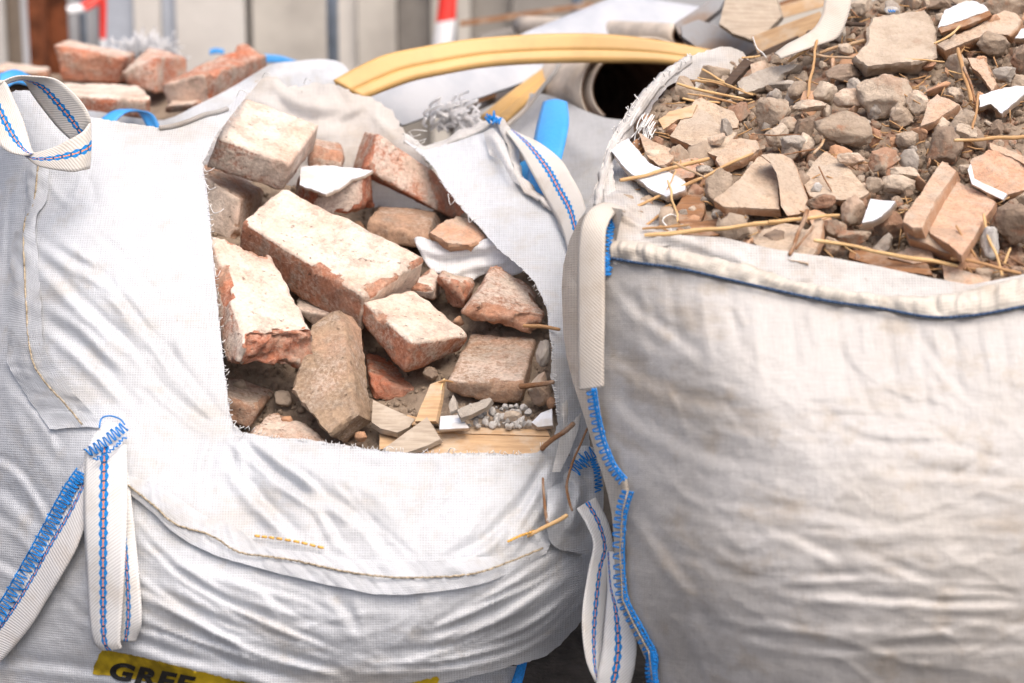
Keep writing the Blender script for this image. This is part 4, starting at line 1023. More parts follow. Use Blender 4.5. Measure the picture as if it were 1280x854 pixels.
pa = [(107, 574), (94, 597), (79, 622), (62, 650), (44, 684), (22, 722), (0, 758), (-25, 795)]; pb = [(107, 655), (98, 680), (88, 700), (72, 727), (57, 752), (40, 780), (22, 803), (0, 828)]
lst = ribbon('lifting_strap', on(SL, pa, .020), on(SL, pb, .026), M['strap_side'], lb, n=80, m=10, thick=.0028, bow=.004)
pc = [(103, 590), (88, 612), (72, 640), (53, 676), (33, 712), (10, 752), (-16, 790)]
threads('overlock_stitch', stitch_lines([(x, y, 0) for x, y in pc], 7, 7.2, SL, .032, lines=(1.15,), jit=.22, seed=9), .0014, M['blue'], lst)
# loop hanging between the two bags, and the strap over the far right corner
ribbon('lifting_loop', [(721, 636, 3.80), (733, 655, 3.78), (742, 680, 3.77), (736, 712, 3.76), (729, 756, 3.75), (728, 790, 3.745), (733, 827, 3.745), (744, 852, 3.75)], [(744, 622, 3.83), (760, 655, 3.82), (766, 690, 3.80), (760, 712, 3.785), (757, 756, 3.78), (753, 800, 3.77), (751, 835, 3.755), (750, 853, 3.75)], M['strap_white'], lb, n=80, m=10, thick=.0028, bow=.002)
ribbon('lifting_loop', [(758, 690, 3.79), (760, 730, 3.77), (758, 760, 3.755), (753, 812, 3.74), (748, 840, 3.738), (745, 856, 3.742)], [(768, 690, 3.77), (772, 735, 3.745), (785, 765, 3.73), (795, 800, 3.722), (794, 830, 3.722), (788, 856, 3.73)], M['strap_white'], lb, n=70, m=10, thick=.0028, bow=.003)
ribbon('lifting_loop', [(632, 164, 4.46), (650, 189, 4.40), (669, 224, 4.34), (688, 258, 4.28), (702, 285, 4.22), (712, 320, 4.17)], [(645, 166, 4.47), (674, 179, 4.40), (701, 200, 4.34), (714, 220, 4.29), (727, 244, 4.24), (736, 275, 4.18)], M['strap'], lb, n=70, m=10, thick=.0028, bow=.004)
ribbon('lifting_loop', [(632, 164, 4.47), (634, 180, 4.5), (640, 200, 4.52)], [(648, 168, 4.48), (652, 186, 4.5), (660, 206, 4.52)], M['strap'], lb, n=20, m=8, thick=.0028)
threads('overlock_stitch', stitch_lines([(608, 150, 4.47), (616, 147, 4.47), (626, 152, 4.47)], 4, 3, None, .004, jit=.6, seed=12), .002, M['blue'], lb)
ribbon('lifting_loop', [(648, 826, 3.98), (643, 842, 3.97), (636, 862, 3.96)], [(659, 828, 3.98), (655, 845, 3.97), (650, 864, 3.96)], M['blue'], lb, n=20, m=4, thick=.0028)

# yellow printed band on the belly, with its lettering
yb = [(118, 833), (122, 822), (128, 812), (160, 818), (200, 827), (250, 840), (290, 850), (360, 862), (430, 866), (500, 858), (545, 846), (549, 850), (540, 868), (430, 886), (300, 876), (200, 855), (150, 846), (116, 843)]
pbd = sheet('printed_band', yb, SL, M['yellow'], lb, 4, fray=2.5, lift=.0025, seed=6)
def lettering(text, org, ang, size, surf, mat, parent, shear=.25, lift=.0045, bend=0):
    cu = bpy.data.curves.new('lettering', 'FONT'); cu.body = text; cu.size = size; cu.shear = shear; cu.offset = size * .045; cu.space_character = 1.14
    tmp = bpy.data.objects.new('tmp', cu); COL.objects.link(tmp); bpy.context.view_layer.update()
    me = bpy.data.meshes.new_from_object(tmp.evaluated_get(bpy.context.evaluated_depsgraph_get()))
    V = np.array([tuple(v.co)[:2] for v in me.vertices]); Fs = [tuple(p.vertices) for p in me.polygons]
    bpy.data.objects.remove(tmp); bpy.data.meshes.remove(me)
    import bmesh
    m2 = mesh('tmp', np.c_[V, V[:, 0] * 0], Fs); bm = bmesh.new(); bm.from_mesh(m2); bmesh.ops.triangulate(bm, faces=bm.faces)
    for _ in range(3): bmesh.ops.subdivide_edges(bm, edges=[e for e in bm.edges if e.calc_length() > 4], cuts=1); bmesh.ops.triangulate(bm, faces=bm.faces)
    V = np.array([tuple(v.co)[:2] for v in bm.verts]); Fs = [tuple(v.index for v in f.verts) for f in bm.faces]; bm.free(); bpy.data.meshes.remove(m2)
    c, s = math.cos(ang), math.sin(ang); V = V * np.array([1.42, 1]); x = V[:, 0]; y = V[:, 1] - bend * x * x
    P = np.stack([org[0] + x * c + y * s, org[1] + x * s - y * c], 1)
    mk('lettering', W(P[:, 0], P[:, 1], surf.d(P) - lift), Fs, mat, parent, smooth=True)
lettering('GREE', (134, 846.5), R(11), 29, SL, M['ink'], pbd, shear=.12)

# ------------------------------------------------------------------ what is in the left bag
GL = 'old bricks in the torn left bag'
bed = Surf([(250, 210, 4.62), (400, 200, 4.75), (540, 230, 4.72), (600, 280, 4.5), (680, 360, 4.25), (690, 540, 3.96), (540, 560, 3.90), (400, 545, 3.96), (290, 530, 4.03), (270, 330, 4.25), (420, 400, 4.22), (560, 400, 4.22), (480, 480, 4.12), (560, 520, 3.97)], [], [(14, 12, 15, False), (6, 6, 7, False)], 4); bed.f0 = bed.f; bed.f = lambda x, y: bed.f0(x, y) - .006
tag(sheet('fine_rubble', [(240, 200), (300, 180), (440, 180), (520, 200), (570, 250), (640, 310), (700, 380), (706, 470), (712, 570), (600, 585), (300, 565), (270, 520), (250, 330)], bed, M['rubble_bed'], None, 4, pebbles=1300), 'brown grit and fine rubble filling the gaps between the bricks of the left bag', 'rubble', None, 'stuff')

bk([(257.5, 210, 4.328), (352, 240, 4.323), (296.0, 157.2, 4.475), (391, 189, 4.47), (272, 171, 4.295), (362.6, 205, 4.289), (300.6, 120, 4.442), (400, 155, 4.436)], 'topmost brick by the torn flap, cream top and red flaked front edge', 21, GL, .12, .8, mortar=dict(T=1.0, F=.60, R=.72, L=.5), chips=5, chip=.013, rough=.0022)
bk([(298, 326, 4.233), (449, 418, 4.115), (360.8, 281.4, 4.325), (519.0, 371.1, 4.208), (301.4, 276.4, 4.178), (454.8, 371, 4.06), (354.5, 234, 4.27), (533, 322, 4.153)], 'long whole brick with pale pink top lying across the middle of the heap', 22, GL, .35, .75, mortar=dict(T=.98, F=.30, R=.85, L=.5), chips=8, chip=.014, cuts=[((1, -.35, 1), .014)], rough=.0026)
bk([(450, 402, 4.102), (504.4, 471, 4.024), (513.5, 388.3, 4.177), (575, 440, 4.099), (453.6, 377, 4.075), (515.3, 428, 3.997), (517, 361, 4.15), (588.6, 419, 4.072)], 'half brick with clean cream top, poised at the right end of the long brick', 23, GL, .3, .8, mortar=dict(T=1.0, F=.36, R=.42, L=.35), chips=4, chip=.011, rough=.0022)
bk([(286, 466, 3.926), (392, 462, 3.984), (244.2, 337.6, 4.112), (332.2, 342.6, 4.17), (307, 432, 3.894), (396, 424, 3.952), (262, 290, 4.10), (338, 316, 4.139)], 'cream topped brick against the cut cloth edge, orange break at its lower corner', 24, GL, .18, .85, mortar=dict(T=1.0, F=.92, R=.9, L=.6), chips=5, chip=.02, cuts=[((.8, -1, .9), .045), ((-.6, -1, -1), .03)], rad=.010, rough=.004)
bk([(557, 495, 3.984), (651, 509, 3.967), (584.8, 446.0, 4.149), (672, 463, 4.132), (558, 476, 3.966), (653, 481, 3.95), (590, 415, 4.131), (670, 422, 4.114)], 'dusty brown brick lying flat above the gravel and the long lath', 25, GL, .85, .3, mortar=dict(T=.55, F=.2, R=.4), chips=7, chip=.02, rough=.003)
bk([(566, 397, 4.10), (668, 421, 4.09), (603, 360, 4.26), (672, 368, 4.24), (588, 383, 4.08), (686, 400, 4.07), (617, 326, 4.22), (662, 358, 4.20)], 'orange broken brick end at the right rim, above the dusty brown brick', 26, GL, .55, .55, mortar=dict(T=.55, F=.25, L=.45), chips=8, chip=.028, rad=.009, rough=.004)
bk([(455, 212, 4.43), (547, 264, 4.47), (440, 214, 4.56), (590, 285, 4.58), (472, 166, 4.45), (545, 216, 4.49), (455, 163, 4.56), (586, 262, 4.58)], 'red brick with a mortar crust leaning under the white flap at the back', 27, GL, .05, .35, mortar=dict(F=.60, T=.55, L=.42, R=.0), chips=8, chip=.025, rough=.003)
bN = bk([(388, 268, 4.375), (451, 268, 4.405), (366, 244, 4.46), (470, 260, 4.50), (400, 240, 4.36), (455, 218, 4.400), (377, 208, 4.42), (466, 213, 4.47)], 'broken brick with a smooth white plastered top behind the long brick', 28, GL, .0, .6, mortar=dict(T=.9, F=.7, R=.3), chips=5, chip=.02, rough=.004, rad=.004)
prism('plaster_face', [(376, 208), (420, 207), (466, 213), (456, 219), (440, 224), (430, 233), (407, 243), (388, 236), (374, 231)], plane_d(420, 222, 4.372, .0006, .0030), (1, 3, .004), M['paint'], parent=bN, cell=4, jag=2, bev=.6)
bk([(268, 522.3, 3.978), (311, 537, 3.981), (280.6, 498.0, 4.086), (331, 515.2, 4.089), (284, 496, 3.967), (324, 510, 3.97), (282, 470, 4.074), (348, 486, 4.077)], 'brown brick stub under the cream brick beside the cloth edge', 29, GL, .7, .35, mortar=dict(T=.5, F=.25, R=.3), chips=6, chip=.02, rough=.004)
bk([(466, 500, 4.06), (515, 510, 4.07), (456.7, 465.0, 4.178), (522, 490, 4.191), (462, 474, 4.05), (519, 489, 4.063), (455, 436, 4.167), (530, 466, 4.18)], 'red orange brick stub wedged beneath the poised half brick', 30, GL, .05, .2, mortar=dict(T=.25, F=.3, R=.3), chips=9, chip=.03, rough=.005)
bk([(300, 575, 3.93), (420, 590, 3.90), (330, 548, 4.02), (425, 575, 4.0), (310, 542, 3.90), (418, 558, 3.88), (338, 513, 3.98), (372, 520, 3.97)], 'brown brick wedge poking up behind the lower cut cloth edge', 31, GL, .75, .45, mortar=dict(T=.6, F=.4), chips=6, chip=.022, rad=.012, rough=.004)
bk([(246, 286, 4.36), (296, 305, 4.33), (262, 262, 4.5), (330, 290, 4.5), (246, 214, 4.36), (300, 250, 4.33), (262, 200, 4.5), (330, 236, 4.5)], 'grey brown brick in shade below the topmost brick at the flap', 32, GL, .75, .1, mortar=dict(F=.75, T=.5, R=.5), chips=5, chip=.02)
bk([(384, 212, 4.47), (428, 214, 4.47), (384, 200, 4.56), (432, 200, 4.56), (386, 181, 4.47), (430, 194, 4.47), (390, 172, 4.56), (426, 178, 4.56)], 'brown brick against the torn back cloth, right of the topmost brick', 33, GL, .55, .3, mortar=dict(F=.5, T=.6), chips=6, chip=.02)
bk([(455, 305, 4.38), (536, 312, 4.36), (466, 285, 4.5), (556, 285, 4.5), (460, 273, 4.37), (534, 292, 4.35), (474, 257, 4.48), (545, 262, 4.48)], 'dark brown brick deep in the shade under the leaning red brick', 34, GL, .85, .0, mortar=dict(F=.35, T=.3), chips=5, chip=.02)
prism('brick', [(535, 291), (546, 280), (570, 269), (582, 272), (594, 280), (602, 288), (610, 297), (587, 307), (560, 306)], plane_d(572, 290, 4.30, .0004, .003), (4, 16, .05), M['clay'], 'rounded orange brick fragment just under the edge of the white flap', 'brick', GL, tone=.75, rough=.005, bev=4, cell=4, seed=35)
bk([(546, 376, 4.19), (580, 392, 4.17), (556, 365, 4.26), (590, 378, 4.26), (546, 347, 4.17), (583, 357, 4.15), (552, 338, 4.25), (592, 348, 4.25)], 'small red brown brick piece beside the orange broken brick end', 36, GL, .25, .2, mortar=dict(F=.2, T=.6), chips=9, chip=.03, rough=.008)
bk([(512, 372, 4.20), (543, 380, 4.18), (524, 360, 4.30), (552, 366, 4.30), (508, 356, 4.17), (541, 362, 4.15), (533, 329, 4.25), (549, 344, 4.24)], 'pale brick end sticking out behind the half brick, by the white film', 37, GL, .5, .85, mortar=dict(T=.9, F=.8, R=.8), chips=6, chip=.02, rough=.004)
bk([(395, 412, 4.16), (440, 420, 4.15), (400, 395, 4.25), (450, 400, 4.25), (368, 385, 4.14), (432, 398, 4.13), (372, 366, 4.22), (440, 376, 4.22)], 'pale brick face glimpsed in the gap under the long brick', 38, GL, .6, .7, mortar=dict(T=.7, F=.8), chips=4)
# the upright brown slab
prism('brick', [(388, 406), (401, 396), (421, 387), (431, 402), (437, 450), (445, 518), (411, 544), (386, 517), (363, 489), (374, 450)], plane_d(405, 470, 3.945, -.0003, .0011), (20, 9, .065), M['brick'], 'upright brown brick slab standing in the middle of the front', 'brick', GL, tone=1.0, rough=.004, bev=4.5, cell=4, seed=40, jag=2)
o = COL.objects[-1]; o['dust'] = .0
at = o.data.attributes.new('mortar', 'FLOAT', 'POINT'); at.data.foreach_set('value', [.36] * len(o.data.vertices))

# crinkled film between the bricks
SF = Surf([(505, 300, 4.30), (560, 300, 4.295), (612, 300, 4.275), (650, 325, 4.25), (560, 340, 4.26), (600, 340, 4.28), (520, 330, 4.28)], [([(520, 310), (560, 318), (620, 305)], 5, 8, 'p'), ([(540, 335), (575, 322), (625, 320)], 5, -7, 'p'), ([(560, 345), (590, 335), (630, 330)], 4, 10)], [(16, 14, 6, False), (8, 8, 2.5, True)], 3)
tag(sheet('plastic_film', [(518, 299), (526, 296), (540, 301), (560, 305), (590, 307), (612, 297), (640, 308), (660, 332), (640, 345), (618, 340), (600, 345), (586, 352), (560, 344), (540, 338), (526, 318)], SF, M['film'], None, 4, smooth=3, solid=.0006), 'crumpled white plastic film tucked behind the orange broken brick', 'plastic film')

GW = 'wood laths in the torn left bag'
def lath(poly, d, off, mat, label, kx=0., ky=.0030, seed=0, name='lath', cat='lath', group=GW, **k):
    k.setdefault('cell', 4); k.setdefault('rough', .0006); k.setdefault('bev', .5)
    cx, cy = np.mean(poly, 0)
    return prism(name, poly, plane_d(cx, cy, d, kx, ky), off, M[mat], label, cat, group, seed=seed, **k)
lath([(544, 538), (686, 541), (688, 545), (686, 560), (660, 572), (520, 572), (528, 562)], 3.862, (2, 5, .012), 'wood', 'long pale lath along the front rim, under the gravel', ky=.0016)
lath([(560, 533), (684, 537), (687, 545), (545, 541)], 3.885, (0, 3, .01), 'wood', 'narrow lath edge lying on top of the long pale lath', ky=.0016)
lath([(534, 521), (551, 549), (535, 557), (509, 566), (476, 566), (480, 560)], 3.842, (3, 4, .008), 'wood_grey', 'grey weathered lath piece leaning in front of the upright slab', ky=.0012)
lath([(538, 480), (554, 474), (551, 500), (545, 527), (518, 527), (527, 505)], 3.90, (3, 3, .008), 'wood', 'short clean pale lath propped up under the poised half brick', ky=.001)
lath([(466, 500), (519, 524), (512, 534), (497, 541), (476, 536), (464, 528)], 3.905, (0, 6, .012), 'wood_grey', 'flat lath between the upright slab and the propped pale lath', ky=.0022)
lath([(474, 541), (515, 536), (518, 545), (500, 560), (474, 562)], 3.895, (0, 5, .01), 'wood', 'small lath offcut low beside the foot of the upright slab', ky=.0022)
lath([(508, 518), (540, 526), (540, 532), (512, 531)], 3.91, (0, 4, .01), 'wood', 'thin lath sliver under the propped pale lath', ky=.0022)
GT = 'white tile chips in the torn left bag'
lath([(550, 520), (574, 518), (587, 535), (549, 537)], 3.875, (0, 3, .008), 'glaze', 'flat white tile chip on the long lath, left of the gravel', ky=.0025, name='tile_chip', cat='tile chip', group=GT)
lath([(664, 528), (676, 516), (690, 511), (691, 532), (672, 534)], 3.885, (1, 4, .01), 'paint', 'white tile chip at the right end of the long lath', ky=.0012, name='tile_chip', cat='tile chip', group=GT)
lath([(571, 513), (590, 504), (612, 497), (616, 499), (609, 509), (590, 518), (576, 523)], 3.875, (1, 5, .012), 'stone_grey', 'flaky grey white plaster flake above the gravel', ky=.0015, name='plaster_flake', cat='plaster', group=None, rough=.003)
lath([(560, 506), (566, 492), (570, 500), (572, 512), (562, 516)], 3.90, (2, 3, .01), 'stone_grey', 'small upright plaster flake left of the big flaky one', ky=.001, name='plaster_flake', cat='plaster', group=None, rough=.002)


def rock(px, py, w, h, d, mat, label, rot=0, seed=0, name='stone', cat='stone', group=None, sub=4, depth=.8, ncut=9, **k):
    V, Fs = rock_geo(seed, sub, ncut, **k)
    a = R(rot); V = V @ np.array([[math.cos(a), 0, -math.sin(a)], [0, 1, 0], [math.sin(a), 0, math.cos(a)]]).T
    V = V / np.abs(V).max(0)
    s = d / FOC
    hx, hz = w / 2 * s, h / 2 * s; hy = (hx + hz) / 2 * depth
    c = W(px, py, d)
    Vw = c + (V[:, :1] * hx) * RT + (V[:, 1:2] * hy) * FW + (V[:, 2:] * hz) * UPV
    o = mk(name, Vw, Fs, M[mat]); o['tone'] = .3; o['dust'] = .4
    return tag(o, label, cat, group)
GS = 'stones in the torn left bag'
rgc = np.random.default_rng(70)
for i, (x, y, w_, h_, lift, where) in enumerate(((353, 498, 24, 22, .03, 'gap between the cream brick and the upright slab'), (360, 524, 18, 14, .05, 'gap at the left foot of the upright slab'), (447, 432, 18, 22, .03, 'crack between the upright slab and the poised half brick'), (548, 412, 22, 18, .04, 'gap below the pale brick end'),
        (540, 438, 16, 14, .03, 'gap left of the dusty brown brick'), (574, 402, 16, 14, .05, 'gap under the orange broken brick end'), (505, 322, 26, 18, .04, 'hollow behind the far end of the long brick'), (446, 285, 24, 20, .04, 'hollow below the leaning red brick'), (298, 318, 26, 22, .03, 'slot between the long brick and the cream brick'),
        (300, 482, 20, 16, .04, 'slot under the cream brick at the cloth edge'), (452, 545, 18, 16, .05, 'corner between the upright slab and the weathered lath'), (690, 505, 14, 18, .04, 'narrow gap at the torn right rim'), (618, 306, 20, 14, .03, 'dark hollow under the right white flap'))):
    o = rock(x, y, w_, h_, float(bed.d(np.array([[x, y]], float))[0]) - lift, 'clay' if i % 3 else 'stone', 'broken brick crumb lodged in the ' + where, float(rgc.uniform(-40, 40)), 170 + i, name='brick_crumb', cat='brick crumb', group='brick crumbs in the gaps of the left bag', sub=3, ncut=14)
    o['tone'] = float(rgc.uniform(.4, 1))
rock(676, 486, 32, 46, 3.97, 'stone_pale', 'pale mortar lump at the right rim beside the dusty brown brick', 20, 41, group=GS)
rock(679, 440, 20, 38, 4.02, 'stone_grey', 'narrow grey lump against the cloth at the right rim', 10, 42, group=GS)
rock(537, 468, 22, 20, 4.06, 'stone_dark', 'dark stone in the gap behind the propped pale lath', 0, 43, group=GS)
rock(604, 528, 18, 14, 3.90, 'stone_pale', 'largest pale stone of the gravel on the long lath', 0, 44, group=GS)
rock(640, 522, 26, 18, 3.90, 'stone_pale', 'wide pale stone at the right end of the gravel', 0, 45, group=GS)
rock(492, 546, 30, 20, 3.96, 'stone_grey', 'grey stone half hidden behind the weathered lath', 0, 46, group=GS)
protoG = [mesh('pebble', rock_geo(300 + i, 3, 7)[0] * .006, rock_geo(300 + i, 3, 7)[1]) for i in range(6)]
rg = np.random.default_rng(31)
pebs = []
for i in range(46):
    for _ in range(30):
        x, y = rg.uniform(583, 662), rg.uniform(508, 534); r = rg.uniform(3, 7)
        if all((x - a) ** 2 + (y - b) ** 2 > (r + c) ** 2 * .55 for a, b, c in pebs): break
    pebs.append((x, y, r))
    me = protoG[i % 6]
    o = bpy.data.objects.new('pebble', me.copy() if False else me); COL.objects.link(o)
    if not me.materials: me.materials.append(M['gravel'])
    d = 3.905 - (y - 520) * .0016; s = r * d / FOC / .006
    o.location = W(x, y, d); o.scale = (s, s * rg.uniform(.7, 1.1), s * rg.uniform(.6, 1)); o.rotation_euler = tuple(rg.uniform(0, 6, 3))
    o['tone'] = .3; tag(o, 'grey pebble of the small gravel patch on the long lath', 'pebble', 'gravel on the long lath in the left bag')


def stick(P, rpx, label, mat='straw', group=None, name='reed', cat='reed', sag=0, seed=0, ends=1.0, ns=9):
    """thin stalk through picture points (px, py, d), radius in px"""
    rg = np.random.default_rng(seed + 77); q = catmull(WP(P), 26)
    T = q[-1] - q[0]; L = np.linalg.norm(T)
    wob = np.stack([fbm(np.c_[np.linspace(0, L * 14, 26), np.full(26, seed * 1.3 + k * 5), np.zeros(26)], 2, seed) for k in range(3)], 1) * .006
    q = q + wob
    dm = np.mean([p[2] for p in P]); r = rpx * dm / FOC
    rr = r * (1 + .10 * np.sin(np.linspace(0, L * 40, 26) + seed)); rr[0] *= .8; rr[-1] *= .7 * ends
    nodes = rg.integers(5, 21, 2); rr[nodes] *= 1.18
    V, Fs, U = tube_geo(q, rr, ns)
    V = np.array(V)
    o = mk(name, V, Fs, M[mat], uv=U); o.data.set_sharp_from_angle(angle=R(60)); o['tone'] = float(rg.random())
    return tag(o, label, cat, group)
GRL = 'reed splinters in the torn left bag'
stick([(653, 408, 4.0), (676, 409, 4.0), (700, 413, 3.99)], 2.2, 'short reed lying level at the right rim, left bag', group=GRL, seed=1)
stick([(648, 483, 3.95), (672, 481, 3.94), (694, 477, 3.93)], 3.2, 'reddish splinter poking right over the pale mortar lump', 'wood_brown', GRL, seed=2)
stick([(678, 562, 3.84), (698, 546, 3.82), (718, 529, 3.80)], 3.4, 'red brown stick crossing the torn right corner of the rim', 'wood_brown', GRL, seed=3)
stick([(655, 673, 3.76), (680, 660, 3.755), (708, 644, 3.75)], 2.6, 'orange splinter caught in the belly seam at right', 'straw', GRL, seed=4)
stick([(678, 598, 3.79), (679, 625, 3.775), (684, 655, 3.765)], 1.8, 'thin upright splinter above the one caught in the seam', 'wood_brown', GRL, seed=5)
stick([(716, 640, 3.80), (708, 600, 3.84), (734, 535, 3.88)], 1.6, 'brown splinter in the shade between the two front bags', 'wood_brown', GRL, seed=6)
stick([(556, 474, 3.93), (552, 486, 3.92), (548, 498, 3.91)], 1.6, 'tiny splinter at the top of the propped pale lath', 'straw', GRL, seed=7)
stick([(538, 482, 3.93), (553, 476, 3.92), (566, 478, 3.93)], 1.2, 'thin curled straw over the propped pale lath', 'straw', GRL, seed=8)

# ================================================================== right bag
rb_ = thing('bulk_bag', (float(W(1080, 500, 3.9)[0]), 3.85, 0), 'full grimy bulk bag at right, heaped high with grey brown rubble', 'bulk bag', 'bulk bags of demolition waste')
st = []
# gathers below the hem
for x, y, l, w, a in ((800, 350, 60, 7, 7), (838, 352, 90, 9, -8), (876, 360, 110, 9, 8), (912, 366, 70, 8, -8), (940, 372, 120, 9, 8), (985, 378, 80, 7, -7), (1010, 380, 60, 6, 6), (1045, 388, 110, 8, -7), (1075, 392, 60, 6, 6), (1108, 396, 90, 7, -6), (1148, 400, 130, 6, -6), (1166, 402, 60, 6, 6), (1190, 402, 110, 7, -7), (1228, 402, 70, 7, 7), (1252, 400, 120, 7, -6), (1290, 395, 80, 7, 6)):
    st.append(([(x, y), (x + 6, y + l * .5), (x + 14, y + l)], w, a))
# diagonals from the top-left corner
st += [([(768, 345), (800, 385), (850, 420), (880, 448)], 10, -11, 'p'), ([(765, 400), (810, 440), (870, 452)], 12, 8), ([(762, 440), (850, 490), (930, 510)], 12, -8, 'p'), ([(757, 480), (830, 540), (930, 575)], 13, -9, 'p'), ([(775, 380), (800, 420), (816, 470)], 9, 6),
       ([(1060, 450), (1100, 480), (1140, 498), (1185, 502)], 5, 9, 's'), ([(1000, 512), (1060, 514), (1130, 518), (1170, 528)], 4.5, 8, 's'), ([(1040, 420), (1062, 460), (1072, 472)], 8, -8), ([(1150, 420), (1180, 460), (1215, 500)], 7, -7, 'p'), ([(1130, 440), (1160, 480), (1200, 492)], 8, 6), ([(1050, 530), (1110, 545), (1180, 545)], 7, 6, 'p'),
       ([(1230, 470), (1262, 475), (1290, 490)], 9, 8)]
# broad sag and long horizontal creases lower down
st += fan([(770, 520), (870, 590), (1000, 610), (1120, 622), (1300, 610)], [(800, 720), (900, 770), (1040, 790), (1160, 790), (1310, 780)], 2, 9, -4.2, 'p', 16, 11)
st += fan([(960, 640), (1060, 650), (1170, 648), (1320, 640)], [(900, 830), (1010, 850), (1150, 850), (1320, 850)], 2, 6, -4, 'p', 10, 12)
st += fan([(780, 520), (900, 560), (1060, 590), (1300, 560)], [(830, 800), (960, 830), (1120, 830), (1320, 820)], 4, 4, -3.2, 'p', 34, 13)
st += creases([(770, 360), (1300, 400), (1300, 560), (960, 560), (770, 500)], 44, lambda x, y: 50 if x < 900 else 75 if y < 450 else 20, 26, 75, 7, 6, 71)
st += creases([(770, 500), (960, 560), (1300, 560), (1300, 850), (830, 850)], 64, lambda x, y: 42 if x < 930 else 6, 14, 120, 7, 6, 72)
st += creases([(900, 700), (1300, 690), (1300, 830), (900, 840)], 14, 2, 5, 210, 9, 9, 73)
st += fan([(900, 430), (1020, 470), (1120, 480)], [(860, 560), (1000, 590), (1140, 580)], 8, 3, 3, 's', 26, 14)
st += fan([(1010, 440), (1060, 520)], [(1300, 430), (1290, 520)], 7, 5, -4, 'g', 14, 15)
st += [([(780, 610), (830, 680), (868, 735), (890, 800)], 12, -10, 'p'), ([(790, 640), (840, 720), (900, 770)], 9, 8), ([(1000, 742), (1100, 746), (1200, 752), (1300, 752)], 7, -13, 'p'), ([(985, 790), (1100, 793), (1240, 795)], 8, 11), ([(1100, 588), (1180, 590), (1280, 600)], 8, -7, 'p'), ([(960, 655), (1040, 690), (1060, 715)], 9, -8, 'p'), ([(1080, 690), (1160, 722), (1200, 735)], 8, -7, 'p'), ([(860, 640), (900, 660), (935, 700)], 8, 6)]
SR = Surf([(757, 300, 3.66), (765, 322, 3.64), (850, 333, 3.59), (980, 360, 3.55), (1100, 382, 3.53), (1280, 376, 3.51), (1500, 350, 3.56), (752, 420, 3.66), (900, 450, 3.50), (1100, 480, 3.46), (1280, 470, 3.45), (1500, 470, 3.48),
           (752, 545, 3.68), (783, 604, 3.64), (860, 570, 3.53), (950, 620, 3.44), (1280, 640, 3.39), (1500, 640, 3.45), (774, 690, 3.68), (860, 720, 3.52), (1000, 760, 3.41), (1280, 770, 3.39), (820, 854, 3.66), (900, 870, 3.55), (1100, 900, 3.46), (1280, 900, 3.45), (1500, 860, 3.5), (840, 990, 3.7), (1280, 1020, 3.6)],
          st, [(80, 56, 5, False), (50, 40, .8, True), (14, 12, .4, True)], 21, .36)
edge = [(762, 318), (757, 345), (750, 400), (742, 455), (737, 488), (743, 520), (750, 553), (762, 582), (781, 604), (777, 630), (773, 662), (773, 700), (777, 745), (791, 779), (811, 812), (818, 830), (820, 870), (826, 930), (836, 1000)]
sheet('front_panel', [(764, 322), (800, 326), (846, 331), (910, 345), (976, 361), (1040, 374), (1099, 382), (1162, 393), (1217, 391), (1280, 380), (1380, 360), (1500, 345), (1500, 1010), (1100, 1015), (836, 1000)] + edge[::-1][1:], SR, M['bag_grey'], rb_, 4.5, seed=3)
# the left side wall, turning away
SS = Surf([(765, 270, 3.68), (720, 275, 3.84), (703, 340, 3.90), (702, 400, 3.90), (708, 450, 3.88), (728, 520, 3.80), (745, 570, 3.77), (763, 640, 3.73), (770, 700, 3.72), (790, 780, 3.71), (760, 420, 3.69), (775, 590, 3.68), (785, 700, 3.69), (830, 880, 3.70)],
          [([(716, 290), (712, 350), (716, 430)], 6, 8), ([(722, 330), (720, 400), (728, 470)], 5, -8), ([(705, 330), (716, 350), (724, 352)], 5, -6)], [(24, 40, 4, False)], 9)
sheet('side_panel', [(778, 262), (757, 258), (738, 262), (724, 274), (712, 300), (704, 332), (702, 360), (703, 392), (704, 416), (708, 446), (716, 478), (726, 508), (736, 540), (744, 566), (752, 590), (760, 618), (765, 645), (768, 680), (772, 720), (780, 760), (796, 800), (812, 836), (820, 880), (830, 960), (838, 990), (828, 900), (822, 850), (818, 828), (792, 776), (779, 744), (775, 700), (775, 662), (780, 630), (784, 604), (766, 582), (754, 553), (747, 520), (742, 488), (747, 455), (755, 400), (762, 345), (768, 318)], SS, M['hem_grey'], rb_, 5)
# hem band and its blue seam
hemA = [(764, 324), (800, 330), (846, 336), (910, 350), (976, 365), (1040, 378), (1099, 386), (1162, 397), (1217, 395), (1280, 384), (1380, 366), (1500, 350)]
hemB = [(767, 302), (800, 303), (850, 314), (930, 331), (993, 352), (1045, 362), (1099, 369), (1162, 370), (1217, 362), (1280, 347), (1380, 330), (1500, 315)]
ribbon('rim_hem', on(SR, hemA, .006), [(x, y, d + .006) for x, y, d in on(SR, hemB, .012)], M['hem_grey'], rb_, n=260, m=10, thick=.002, bow=.009, crumple=.008, seed=6, gather=.012)
q = catmull(np.array([(a, b, 0) for a, b in hemA], float), 420)[:, :2]
threads('seam_stitch', [np.array(W(q[:, 0], q[:, 1] - 1, SR.d(q) - .0125 + .0012 * np.sin(np.arange(420) * 1.3)))], .0024, M['blue_dark'], rb_)
